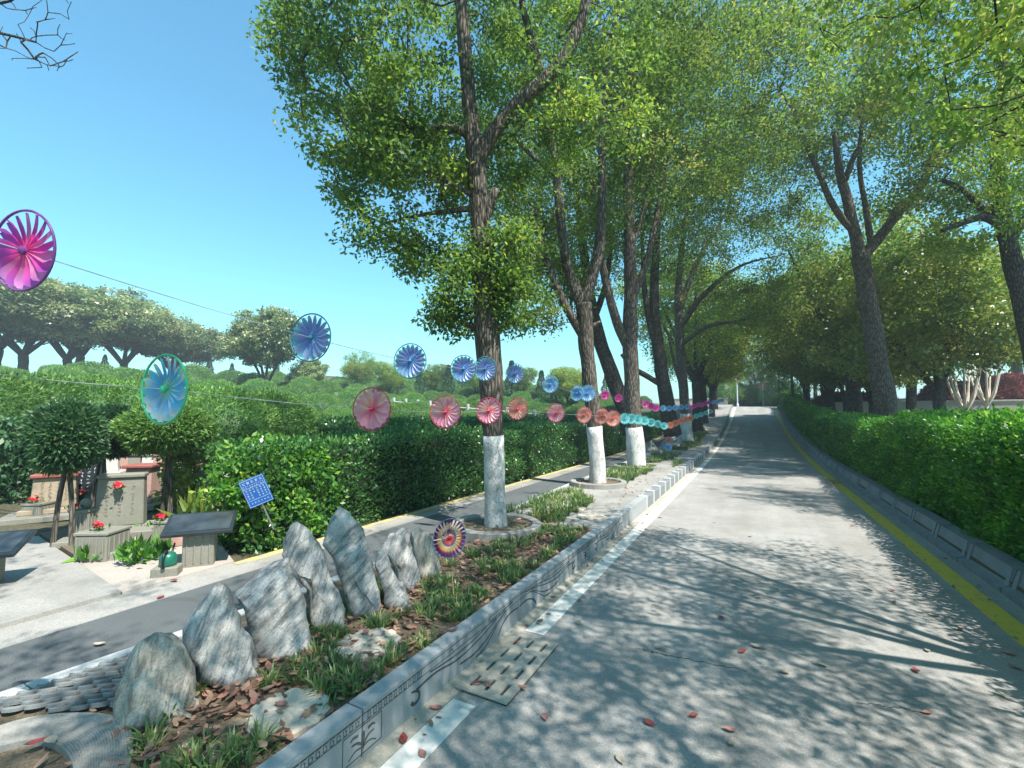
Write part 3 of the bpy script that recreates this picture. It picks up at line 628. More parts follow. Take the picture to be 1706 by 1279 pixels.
def mound(rx, rz, n, L, leaf, base=.0, tb=.5, needle=.28, lumps=5, full=False):
    d = unit(rng.normal(size=(n, 3))); d[:, 2] = d[:, 2] if full else np.abs(d[:, 2])*1.15-.15; d = unit(d)
    lum = np.zeros(n); ph = rng.random(6)*6
    for k in range(lumps): lum += np.sin(d[:, 0]*(3+k)+ph[0]+k)*np.sin(d[:, 1]*(4+k)+ph[1])*np.cos(d[:, 2]*3+ph[2])*.05
    rr = (1+lum)*(.86+.16*rng.random(n))
    C = d*rr[:, None]*np.array([rx, rx, rz]); C[:, 2] += base
    ll = L*(.6+.7*rng.random(n)); V = leaf_cloud(C, ll, ll*needle, nrm=d*1.2, droop=-.25)
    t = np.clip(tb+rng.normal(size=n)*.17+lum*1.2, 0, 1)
    # inner body, tinted dark to paint in the shade behind the leaves
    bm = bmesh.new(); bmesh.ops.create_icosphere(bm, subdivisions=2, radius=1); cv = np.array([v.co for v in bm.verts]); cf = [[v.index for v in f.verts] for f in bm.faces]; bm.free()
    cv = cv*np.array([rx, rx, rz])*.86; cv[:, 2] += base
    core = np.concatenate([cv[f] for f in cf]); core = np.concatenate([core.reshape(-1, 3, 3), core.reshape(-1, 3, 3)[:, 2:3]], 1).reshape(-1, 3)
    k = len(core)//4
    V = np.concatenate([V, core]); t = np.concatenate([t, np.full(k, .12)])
    me = quads_mesh('foliage', V, 4, t); me.materials.append(leaf); return me
mounds = [mound(1.0, .95, 7500, .085, M['leaf_shrub'], .35, .5) for _ in range(4)]
def stem_me(h, r, spread, n=2):
    mb = MB()
    for k in range(n):
        a = k*math.pi+random.random(); s = spread*(.4+.6*random.random())
        mb.tube(smooth_path([(math.cos(a)*s, math.sin(a)*s, -.1), (math.cos(a)*s*.7, math.sin(a)*s*.7, h*.35), (math.cos(a)*s*.25, math.sin(a)*s*.25, h*.7), (math.cos(a)*s*.6, math.sin(a)*s*.6, h)], 3), [r]*7+[r*.8]*3, 7, lump=.15)
    me = mb.mesh('stem'); me.materials.append(M['bark']); return me
stems = [stem_me(1.0, .024, .12), stem_me(1.0, .026, .1, 3)]
cnt = 0; rnd = random.Random(5)
row = -9.6
while row > -44:
    st = 1.75+(-row-9)*.06; y = -6+rnd.random()
    while y < 40+(-row)*.6:
        x = row+rnd.uniform(-.3, .3); yy = y+rnd.uniform(-.4, .4); y += st*rnd.uniform(.85, 1.2)
        u, v, k = PX(x, yy, H(x, yy)+1)
        if k < 2 or u < -120 or u > 1150: continue
        if x > -12.2 and yy < 5.2: continue
        s = rnd.uniform(.62, 1.0)*(.9+(-row-9)*.022)
        r = empty('clipped_shrub', (x, yy, H(x, yy)-.05), rnd.random()*6.28); r.scale = (s, s, s*rnd.uniform(.85, 1.1)); tag(r, 'rounded clipped shrub in the sea of shrubs on the slope', 'shrub', 'clipped shrubs on the slope')
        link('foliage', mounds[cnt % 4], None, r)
        cnt += 1
    row -= 1.9+(-row-9)*.06
# far trees on the slope
def far(name, pair, u, v, Z, s, rz, label, group=None, cat='tree'):
    q = P(u, v, Z); x, y = q[0], q[1]
    return plant(name, pair, (x, y, H(x, y)-.1), s, rz, label, cat, group)
for k, (u, Z, s, v) in enumerate(((-70, 33, .95, 0), (35, 36, .95, 1), (110, 38, .9, 0), (205, 40, .85, 1), (285, 42, .72, 0), (-10, 42, 1.15, 1), (130, 46, 1.05, 0))):
    far('spreading_tree', vU[v], u, 640, Z, (s*1.25, s*1.25, s*1.02), k*1.1, 'wide spreading golden-tinged tree on the skyline, '+{285: 'first', 205: 'second', 130: 'third', 110: 'fourth', 35: 'fifth', -10: 'sixth', -70: 'seventh'}[u]+' from the lone rounded tree', 'spreading trees on the skyline')
far('round_tree', vR, 442, 640, 36, 1.05, .5, 'rounded golden green tree standing alone past the spreading trees')
far('round_tree', vR, 512, 645, 38, .5, 1.5, 'smaller golden tree right beside the lone rounded tree')
far('round_tree', vB, 598, 650, 42, .55, 2.5, 'grey-green round tree on the skyline past the golden ones')
k = 0
for u in list(range(640, 1010, 26)):
    Z = rnd.uniform(38, 50); far('conifer' if k % 3 else 'round_tree', con2 if k % 3 else vA, u+rnd.uniform(-8, 8), 650, Z, rnd.uniform(.85, 1.4) if k % 3 else .42, k, 'small tree in the far hedgerow beyond the shrubs', 'far hedgerow trees'); k += 1
for u in range(100, 560, 60): far('conifer', con2, u+rnd.uniform(-15, 15), 645, 48, rnd.uniform(.7, 1.0), k, 'small dark conifer on the skyline under the spreading trees', 'skyline conifers'); k += 1
far('slender_tree', vY, 945, 650, 38, .6, 0, 'pale wispy tree seen between the whitewashed trunks')

# ------------------------------------------------------------------ hedges
def hedge(name, label, cat, xf, xb, y0, y1, ztop, leaf, dens, L, front=1, group=None, base=.15, wob=.06, zoff=None):
    """front=+1: the face towards +x is the one at xf"""
    root = empty(name, ((xf+xb)/2, y0, 0)); tag(root, label, cat, group); ox, oy = (xf+xb)/2, y0
    zo = zoff or (lambda x, y: zr(y)+base)
    def jit(y, a): return wob*(math.sin(y*1.9+a)+math.sin(y*4.3+a*2)*.5)
    V = []; T = []
    def scat(n, fn, nrm, yy0, yy1):
        ys = yy0+(yy1-yy0)*rng.random(n); a = rng.random(n); C = np.zeros((n, 3))
        for k in range(n): C[k] = fn(ys[k], a[k])
        C += rng.normal(size=(n, 3))*.035
        lk = L*(1+np.clip((ys-10)/30, 0, 1.4)); ll = lk*(.6+.6*rng.random(n))
        Vv = leaf_cloud(C, ll, ll*.52, nrm=np.array(nrm)*.9+np.array([0, 0, .5]), droop=-.1)
        cl = np.array([noise.noise(Vector((c[0]*2.2, c[1]*2.2, c[2]*2.2))) for c in C])
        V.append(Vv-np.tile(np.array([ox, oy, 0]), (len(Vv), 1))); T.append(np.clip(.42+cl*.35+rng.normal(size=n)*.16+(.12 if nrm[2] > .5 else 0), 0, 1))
    zt = ztop if callable(ztop) else (lambda y: ztop)
    sx = 1 if xf > xb else -1; yy = y0
    while yy < y1:
        st = min(2.5, y1-yy); d = dens/(1+max(0, (yy-8))/9); w_ = abs(xf-xb); h_ = zt(yy)
        scat(int(d*st*h_), lambda y, a: (xf+sx*jit(y+a*3, a*5)*.8, y, zo(xf, y)+.03+a*(zt(y)-.03)), (sx, 0, .1), yy, yy+st)
        scat(int(d*.7*st*h_), lambda y, a: (xf-sx*.07+sx*jit(y+a*3, a*5)*.8, y, zo(xf, y)+.03+a*(zt(y)-.06)), (sx, 0, .1), yy, yy+st)
        scat(int(d*1.2*st*w_), lambda y, a: (xf+(xb-xf)*a, y, zo(xf, y)+zt(y)+jit(y, a*9)*.8), (0, 0, 1), yy, yy+st)
        scat(int(d*.5*st*h_), lambda y, a: (xb-sx*jit(y, a*5)*.8, y, zo(xf, y)+a*zt(y)), (-sx, 0, .1), yy, yy+st)
        yy += st
    for ye, ny in ((y0, -1), (y1, 1)):
        n = int(dens/(1+max(0, ye-8)/9)*abs(xf-xb)*zt(ye)*1.4); scat(n, lambda y, a: (xf+(xb-xf)*random.random(), ye+ny*(jit(a*7, a)+random.random()*.05), zo(xf, ye)+a*zt(ye)), (0, ny, .1), ye, ye+.001)
    V = np.concatenate(V); T = np.concatenate(T)
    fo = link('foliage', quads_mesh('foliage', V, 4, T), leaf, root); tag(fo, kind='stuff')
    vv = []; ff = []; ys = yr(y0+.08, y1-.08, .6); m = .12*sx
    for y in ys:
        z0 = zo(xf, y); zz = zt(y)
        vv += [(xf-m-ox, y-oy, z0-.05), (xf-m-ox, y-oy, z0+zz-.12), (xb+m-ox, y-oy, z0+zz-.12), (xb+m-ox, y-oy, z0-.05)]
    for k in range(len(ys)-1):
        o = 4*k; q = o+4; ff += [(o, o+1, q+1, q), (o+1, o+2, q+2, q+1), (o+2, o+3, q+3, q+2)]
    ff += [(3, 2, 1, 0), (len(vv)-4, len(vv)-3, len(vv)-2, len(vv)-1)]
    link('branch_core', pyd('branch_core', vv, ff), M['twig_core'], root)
    return root
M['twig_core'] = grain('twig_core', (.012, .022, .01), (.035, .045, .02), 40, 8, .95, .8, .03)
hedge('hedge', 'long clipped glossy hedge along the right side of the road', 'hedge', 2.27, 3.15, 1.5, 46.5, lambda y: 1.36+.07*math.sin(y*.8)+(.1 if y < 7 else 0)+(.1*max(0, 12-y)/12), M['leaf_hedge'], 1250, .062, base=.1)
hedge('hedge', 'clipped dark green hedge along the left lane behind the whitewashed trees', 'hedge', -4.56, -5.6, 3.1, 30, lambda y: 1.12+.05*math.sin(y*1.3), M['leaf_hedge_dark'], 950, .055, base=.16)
hedge('hedge', 'darker hedge row behind the left lane hedge, on the slope', 'hedge', -8.2, -9.4, 7.5, 34, lambda y: 1.12, M['leaf_hedge_dark'], 420, .09, base=.3)
# loose bright bush forming the hedge's end by the desk
def bush(name, label, cat, c, r, n, L, leaf, group=None, tb=.55, stem=True):
    root = empty(name, c); tag(root, label, cat, group)
    cl = in_ell(n, [((0, 0, r[2]*.95), r, 1)], .5); cl = cl[cl[:, 2] > .05]
    link('foliage', crown_mesh('foliage', cl, 34, .15, L, tb, .16), leaf, root)
    tubes = skeleton([[(0, 0, -.05, .03), (.02, 0, .15, .028), (0, .02, .35, .025)]], cl)
    mb = MB(); mb.tube([(0, 0, -.05), (0, .02, .35)], .03, 6)
    for p, rr in tubes: mb.tube(p, rr, 4, cap=False)
    link('branches', mb.mesh('branches'), M['bark'], root); return root
bush('bush', 'bright leafy bush at the hedge end behind the slanted desk', 'bush', (-4.95, 3.28, .18), (.46, .5, .58), 150, .075, M['leaf_hedge'])
bush('bush', 'leafy bush in the hedge beside the blue sign', 'bush', (-4.85, 3.7, .18), (.4, .5, .58), 130, .07, M['leaf_hedge'], tb=.5)

# ------------------------------------------------------------------ burial ground left of the lane
def HB(x, y): return max(.225 if (-12.5 < x < -5.7) else .2, H(x, y))
def GT(u, v):
    d = ray(u, v); d = d/np.linalg.norm(d); t = 1.
    while t < 60:
        p = _C+d*t
        if p[2] <= HB(p[0], p[1]): return p
        t += .03
    return p
def slab_poly(name, pts, z0, z1, mat, kind='structure', parent=None):
    n = len(pts); V = [(p[0], p[1], z1) for p in pts]+[(p[0], p[1], z0) for p in pts]
    f = [tuple(range(n)), tuple(range(2*n-1, n-1, -1))]+[(i, i+n, (i+1) % n+n, (i+1) % n) for i in range(n)]
    me = pyd(name, V, f); bm = bmesh.new(); bm.from_mesh(me); bmesh.ops.recalc_face_normals(bm, faces=bm.faces); bm.to_mesh(me); bm.free()
    o = link(name, me, mat, parent)
    if kind: o['kind'] = kind
    return o
slab_poly('concrete_path', [(-4.47, 1.83), (-4.47, -6), (-16, -6), (-16, 3.25), (-9.9, 2.5)], .0, .215, M['cement'])
slab_poly('tiled_landing', [(-4.47, 1.84), (-5.95, 2.03), (-5.95, 3.3), (-4.47, 2.72)], .0, .2, M['paving'])
slab_poly('planting_bed', [(-5.96, 2.05), (-9.8, 2.51), (-12.5, 2.9), (-12.5, 6.5), (-5.7, 6.5), (-5.7, 3.3), (-5.96, 3.3)], .0, .225, M['soil'])
def bxo(name, x0, x1, y0, y1, z0, z1, mat, parent, bev=.006): return link(name, box_me(name, x0, x1, y0, y1, z0, z1, bev), mat, parent)
YW = YAW*0.9+math.radians(40)     # the graves face the path corner
def flowers(mb, c, r, n=16):
    for k in range(n):
        d = Vector((random.gauss(0, 1), random.gauss(0, 1), abs(random.gauss(0, .7)))).normalized()*r*random.uniform(.4, 1); p = Vector(c)+d
        a = d.normalized(); s = a.orthogonal().normalized(); t = a.cross(s); q = r*.45
        for m_ in range(5):
            th = m_*1.2566; e1 = s*math.cos(th)+t*math.sin(th); e2 = s*math.cos(th+.6)+t*math.sin(th+.6); e3 = s*math.cos(th-.6)+t*math.sin(th-.6)
            mb.add([p, p+e2*q*.6+a*q*.2, p+e1*q+a*q*.05, p+e3*q*.6+a*q*.2], [(0, 1, 2, 3)])
def bouquet(label, loc, r, n=16):
    root = empty('flower_bouquet', loc); tag(root, label, 'flowers')
    mb = MB(); flowers(mb, (0, 0, r*.7), r, n); link('blooms', mb.mesh('blooms'), M['flower_red'], root)
    C = rng.normal(size=(26, 3))*r*.6; C[:, 2] = np.abs(C[:, 2])*.5+.005; V = leaf_cloud(C, np.full(26, r*.8), np.full(26, r*.35), droop=-.2)
    link('leaves', quads_mesh('leaves', V, 4, rng.random(26)*.6), M['leaf_hedge'], root)
    return root
def gpost(label, u, v, wd, h, fl=True, mat='granite', flabel=None, Zs=None, ball=False):
    g = G(u, v, .215); root = empty('grave_post', (g[0], g[1], .215), .55); tag(root, label, 'post')
    bm = bmesh.new(); vs = add_box(bm, -wd/2, wd/2, -wd/2, wd/2, -.03, h, .01)
    # vertical tooling grooves on the sides
    bo = link('shaft', bmesh_to('shaft', bm), M[mat], root)
    m2 = MB()
    for k in range(5):
        o = -wd/2+wd*(k+.5)/5
        for (px, py, dx, dy) in ((o, -wd/2-.004, .006, .006), (wd/2+.004, o, .006, .006)):
            m2.tube([(px, py, .02), (px, py, h-.02)], .008, 5)
    link('tooled_ribs', m2.mesh('tooled_ribs'), M[mat], root)
    bxo('cap', -wd/2-.008, wd/2+.008, -wd/2-.008, wd/2+.008, h+.001, h+.03, M[mat], root)
    if ball:
        bm = bmesh.new(); bmesh.ops.create_uvsphere(bm, u_segments=12, v_segments=8, radius=.055)
        for vv in bm.verts: vv.co.z = vv.co.z*1.15+h+.085
        link('finial', bmesh_to('finial', bm), M[mat], root, smooth=True)
    if fl: bouquet(flabel, (g[0]+.02, g[1]-.05-(0 if not ball else .07), .215+h+(.031 if not ball else .031)), .055, 12)
    return root
gpost('low broad ribbed granite post at the corner of the path', 170, 926, .3, .23, True, flabel='red artificial flowers on the broad ribbed corner post')
gpost('dark granite post with round finial behind the corner post', 140, 896, .2, .3, True, 'granite', 'red artificial flowers below the finial of the dark post', ball=True)
gpost('pale square post beside the path under the tan gravestone', 62, 872, .22, .24, True, 'granite', 'red artificial flowers on the pale post by the tan gravestone')
gpost('granite post in front of the main gravestone with flowers on top', 272, 905, .14, .22, True, 'granite', 'red artificial flowers on the post beside the barrel stone')
gpost('small post with finial between the dark panel and main gravestone', 147, 856, .16, .24, True, 'granite', 'red artificial flowers on the small finial post', ball=True)
# barrel stone
g = G(302, 905, .2); r = empty('barrel_stone', (g[0], g[1], .2)); tag(r, 'rounded drum-shaped stone between flower post and slanted desk', 'stone')
mb = MB(); mb.tube([(0, 0, -.02), (0, 0, .02), (0, 0, .2), (0, 0, .235)], [.14, .15, .145, .12], 16, lump=.06); link('drum', mb.mesh('drum'), M['pink_stone'], r, smooth=True)
# main gravestone
def gravestone(label, u, v, w0, w1, h, th, mat, rz, cap=None, base=True, z=.225, capmat=None, fl=None, txt=0):
    g = G(u, v, z); root = empty('gravestone', (g[0], g[1], z), rz); tag(root, label, 'gravestone')
    V = [(-w0/2, -th/2, .0), (w0/2, -th/2, .0), (w0/2, th/2, .0), (-w0/2, th/2, .0), (-w1/2, -th*.4, h), (w1/2, -th*.4, h), (w1/2, th*.4, h), (-w1/2, th*.4, h)]
    me = pyd('slab', V, [(3, 2, 1, 0), (4, 5, 6, 7), (0, 1, 5, 4), (1, 2, 6, 5), (2, 3, 7, 6), (3, 0, 4, 7)]); bm = bmesh.new(); bm.from_mesh(me); bmesh.ops.bevel(bm, geom=bm.edges[:], offset=.008, segments=1, affect='EDGES'); bm.to_mesh(me); bm.free()
    link('slab', me, mat, root)
    if cap: bxo('cap', -w1/2-cap, w1/2+cap, -th/2-cap, th/2+cap, h+.001, h+.05, capmat or mat, root, .012)
    if base:
        bxo('plinth', -w0/2-.08, w0/2+.08, -th/2-.14, th/2+.06, -.06, -.002+.0, mat, root); bxo('step', -w0/2-.22, w0/2+.22, -th/2-.34, th/2+.1, -.13, -.062, M['granite'], root)
    if txt:
        mb = MB()
        for cx in range(txt):
            for rr in range(9):
                x = -w1*.28+w1*.56*cx/max(1, txt-1); zz = h*.82-rr*h*.075
                for q in range(4):
                    dx, dz = random.uniform(-.012, .012), random.uniform(-.012, .012); a = random.choice((0, 1)); l = random.uniform(.006, .014)
                    p0 = (x+dx-(l if a else 0), zz+dz-(0 if a else l)); p1 = (x+dx+(l if a else 0), zz+dz+(0 if a else l)); yy = -th/2+(th*.1)*(zz/h)-.002
                    mb.tube([(p0[0], yy, p0[1]), (p1[0], yy, p1[1])], .0022, 4)
        tag(link('carved_text', mb.mesh('carved_text'), M['carve_soft'] if mat is not M['black_stone'] else M['white_print'], root), kind='stuff')
    if fl:
        b = bouquet(fl, (0, 0, 0), .06, 14); b.location = root.matrix_basis @ Vector((.02, -th/2-.05, h*.66)); 
    return root
rz = math.radians(52)
def grave_px(label, u, vb, vt, wpx, th, mat, a, **k):
    g = GT(u, vb); Z = PX(*g)[2]; h = (vb-vt)*Z/FPX; w_ = wpx*Z/FPX; cap = k.get('cap', 0) or 0
    o = gravestone(label, u, vb, w_, w_*.92, h-(.08 if cap else 0)-.1, th, mat, math.radians(a), k.get('cap'), z=0, capmat=k.get('capmat'), fl=None, txt=k.get('txt', 0)); o.location = (g[0], g[1], g[2]+.1)
    if k.get('fl'): b = bouquet(k['fl'], (0, 0, 0), .06, 16); b.location = Matrix.Translation(o.location) @ Matrix.Rotation(math.radians(a), 4, 'Z') @ Vector((.0, -th/2-.05, h*.58))
    return o
grave_px('weathered tapering granite gravestone with red flowers hung on its front', 200, 888, 785, 66, .15, M['granite'], 52, cap=.012, fl='red and dried flowers hung on the front of the tapering gravestone', txt=3)
grave_px('tan gravestone with a red tiled cap behind the forked topiary', 90, 856, 785, 56, .16, M['tan_stone'], 62, cap=.03, capmat=M['red_tile'], txt=4)
grave_px('pinkish gravestone wall with red cap behind the tapering gravestone', 236, 838, 770, 40, .3, M['pink_stone'], 40, cap=.03, capmat=M['red_tile'])
grave_px('polished black memorial panel with white lettering beside the tan gravestone', 140, 846, 755, 48, .08, M['black_stone'], 60, txt=4)
grave_px('grey-green gravestone half hidden by the bush', 340, 852, 785, 24, .14, M['granite'], 50)
grave_px('pink gravestone farther back at the edge of the bush', 338, 812, 770, 24, .14, M['pink_stone'], 50, cap=.03, capmat=M['red_tile'])
for k in range(9):
    u = 165+k*21+random.uniform(-5, 5); grave_px('small gravestone showing between shrubs at the back of the plot', u, 795+random.uniform(-8, 4), 752, random.uniform(16, 24), .12, M[('granite', 'white_stone', 'pink_stone')[k % 3]], 52+random.uniform(-6, 6), cap=.02)['group'] = 'back row gravestones'
# kerbed bed edges
for (u, v, L, a, lab) in ((215, 927, .55, 52, 'low stone edging in front of the tapering gravestone'), (268, 905, .5, 52, 'low stone edging behind the tiled landing'), (300, 872, .7, 52, 'stepped stone ledge beside the tapering gravestone')):
    g = G(u, v, .21); r = tag(link('stone_edging', box_me('stone_edging', -L/2, L/2, -.05, .05, -.04, .06, .008), M['granite'], None, (g[0], g[1], .215), (0, 0, math.radians(a))), lab, 'edging')
g = G(225, 905, .22); tag(link('offering_table', box_me('offering_table', -.32, .32, -.14, .14, -.03, .15, .01), M['granite'], None, (g[0], g[1], .225), (0, 0, rz)), 'long low granite offering block before the tapering gravestone', 'stone block')
# bed plants
def tuft(label, loc, n, L, leaf, group=None, w=.12, nm='bed_plant', cat='plant'):
    C = rng.normal(size=(n, 3))*np.array([.06, .06, .01]); C[:, 2] = np.abs(C[:, 2]); ll = L*(.6+.6*rng.random(n)); nrm = rng.normal(size=(n, 3))*.5+np.array([0, 0, 1.1])
    V = leaf_cloud(C, ll, ll*w, nrm=nrm*1.6, droop=-.3); o = link(nm, quads_mesh(nm, V, 4, np.clip(rng.random(n)*.8, 0, 1)), leaf, None, loc); return tag(o, label, cat, group)
for (u, v) in ((150, 930), (235, 918), (180, 900), (262, 925), (120, 860), (80, 868), (250, 895), (300, 880), (220, 935), (285, 893)):
    g = G(u, v, .225); tuft('small leafy plant growing between the graves', (g[0], g[1], .225), 50, .16, M['leaf_hedge'], 'plants between the graves', .3)
g = G(325, 872, .22); tuft('clump of broad strap leaves behind the slanted desk', (g[0], g[1], .22), 70, .42, M['leaf_yellow'], None, .14)
# topiary balls on forked stems
def topiary(label, u, v, Zc, cx, cy, r_px, stemidx, tb=.35, leaf='leaf_cypress', stretch=1., group=None):
    g = G(u, v, .22); k = PX(g[0], g[1], .22)[2]; c = P(cx, cy, k); R = r_px*k/FPX
    root = empty('topiary_tree', (g[0], g[1], .22)); tag(root, label, 'tree', group)
    me = mound(R, R*stretch, 9000, .075, M[leaf], 0, tb, full=True); o = link('crown', me, None, root, (c[0]-g[0], c[1]-g[1], c[2]-.22-R*.1))
    s = link('stem', stems[stemidx], None, root); s.scale = (1, 1, (c[2]-.22)*1.0); return root
topiary('dark clipped ball tree on forked stems beside the path', 104, 908, 0, 112, 722, 45, 0, .6, 'leaf_cypress', 1.25)
topiary('paler clipped tree on twin stems between the graves', 277, 868, 0, 280, 708, 62, 1, .5, 'leaf_shrub', .62)
topiary('clipped tree with dark stem behind the tapering gravestone', 163, 868, 0, 190, 715, 36, 0, .4, 'leaf_cypress', 1.1)
bush('cypress_bush', 'ragged dark green bush at the path edge beside the tan gravestone', 'bush', tuple(G(10, 850, .22)), (.75, .7, .72), 220, .09, M['leaf_cypress'], tb=.55)
bush('cypress_bush', 'loose green shrub between the gravestones and hedge end', 'bush', tuple(G(325, 850, .22)), (.5, .5, .6), 120, .09, M['leaf_yellow'], tb=.35)
for k, (u, v) in enumerate(((-40, 800), (60, 785), (150, 780), (230, 780), (300, 790), (370, 800), (440, 790), (-110, 790))):
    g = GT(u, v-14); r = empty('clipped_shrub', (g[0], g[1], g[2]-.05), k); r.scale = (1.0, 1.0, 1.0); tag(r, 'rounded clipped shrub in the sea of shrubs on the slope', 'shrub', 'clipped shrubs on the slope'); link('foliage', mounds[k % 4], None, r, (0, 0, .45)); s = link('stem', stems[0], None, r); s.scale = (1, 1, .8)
# slanted reading desks
def desk(label, x, y, rz, tw, td, hz):
    r = empty('slanted_desk', (x, y, .2), rz); tag(r, label, 'stand')
    mb = bmesh.new(); add_box(mb, -.125, .125, -.09, .09, -.02, hz, .008); link('pedestal', bmesh_to('pedestal', mb), M['granite'], r)
    m2 = MB()
    for k in range(4): m2.tube([(-.09+k*.06, -.093, .03), (-.09+k*.06, -.093, hz-.03)], .007, 5)
    link('pedestal_rib', m2.mesh('pedestal_rib'), M['granite'], r)
    t = link('desk_top', box_me('desk_top', -tw/2, tw/2, -td/2, td/2, -.018, .018, .006), M['black_stone'], r, (0, 0, hz+.035), (math.radians(20), 0, 0))
    link('panel', box_me('panel', -tw/2+.03, tw/2-.03, -td/2+.03, td/2-.03, .0185, .021, 0), M['panel'], t)
    return r
M['panel'] = plain('panel', (.035, .045, .05), .3, .5, 0, .5, 6)
desk('black slanted stone desk on a grey pedestal at the hedge end', -4.68, 2.52, math.radians(52), .56, .36, .34)
desk('black slanted stone desk beside the concrete path, cut off by nothing near it', -5.62, 1.33, math.radians(52), .56, .36, .3)['label'] = 'black slanted stone desk standing on the concrete path'
# watering can on a stone block
r = link('stone_block', box_me('stone_block', -.1, .1, -.07, .07, -.02, .075, .008), M['granite'], None, (-4.62, 2.22, .2), (0, 0, .8)); tag(r, 'small square stone block carrying the green watering can', 'stone block')
wc = empty('watering_can', (-4.63, 2.23, .275), 2.4); tag(wc, 'green watering can with black handle beside the desk pedestal', 'watering can')
mb = MB(); mb.tube([(0, 0, 0), (0, 0, .012), (0, 0, .08), (0, 0, .105), (0, 0, .115)], [.062, .068, .066, .05, .03], 18); link('body', mb.mesh('body'), M['green_can'], wc, smooth=True)
mb = MB(); mb.tube(smooth_path([(-.03, 0, .11), (-.07, 0, .14), (-.115, 0, .11), (-.125, 0, .05), (-.1, 0, -.0+.005)], 5), .011, 8); link('handle', mb.mesh('handle'), M['black_plastic'], wc, smooth=True)
mb = MB(); mb.tube([(.05, 0, .05), (.11, 0, .11), (.15, 0, .155)], [.013, .009, .007], 8); link('spout', mb.mesh('spout'), M['black_plastic'], wc, smooth=True)
# blue notice in the hedge
sg = empty('notice_sign', P(427, 818, 4.62)); tag(sg, 'tilted blue notice with white writing stuck in the hedge', 'sign')
fx = Vector(_R).normalized(); sg.rotation_euler = (math.radians(8), math.radians(-22)*-1*-1, YAW+math.radians(24))
bxo('board', -.115, .115, -.006, .006, -.15, .15, M['blue'], sg, .003)
m2 = MB()
def wbar(x0, z0, x1, z1, r=.0018): m2.tube([(x0, -.0075, z0), (x1, -.0075, z1)], r, 4)
for (a, b, c_, d) in ((-.105, .14, .105, .14), (.105, .14, .105, -.14), (.105, -.14, -.105, -.14), (-.105, -.14, -.105, .14), (-.1, .055, .1, .055), (-.1, -.075, .1, -.075)): wbar(a, b, c_, d, .0014)
def glyph(x, z, s):
    for q in range(3): wbar(x-s*random.uniform(.6, 1), z+s*(q-1)*.7, x+s*random.uniform(.6, 1), z+s*(q-1)*.7, s*.11)
    for q in range(2): xx = x+s*random.choice((-.5, 0, .45)); wbar(xx, z-s*.9, xx, z+s*.9, s*.11)
for k in range(5): glyph(-.078+k*.039, .112, .013)
for rw in range(2):
    for k in range(10): 
        if random.random() < .85: glyph(-.09+k*.02, .083-rw*.018, .006)
for rw in range(4):
    for k in range(6):
        if k in (1, 4) or random.random() < .75: glyph(-.08+k*.032, .035-rw*.028, .0085)
for k in range(6): glyph(-.075+k*.03, -.105, .0075)
link('lettering', m2.mesh('lettering'), M['white_print'], sg)
mb = MB(); mb.tube([(0, .012, -.45), (0, .012, .1)], .009, 6); link('stake', mb.mesh('stake'), M['steel'], sg)

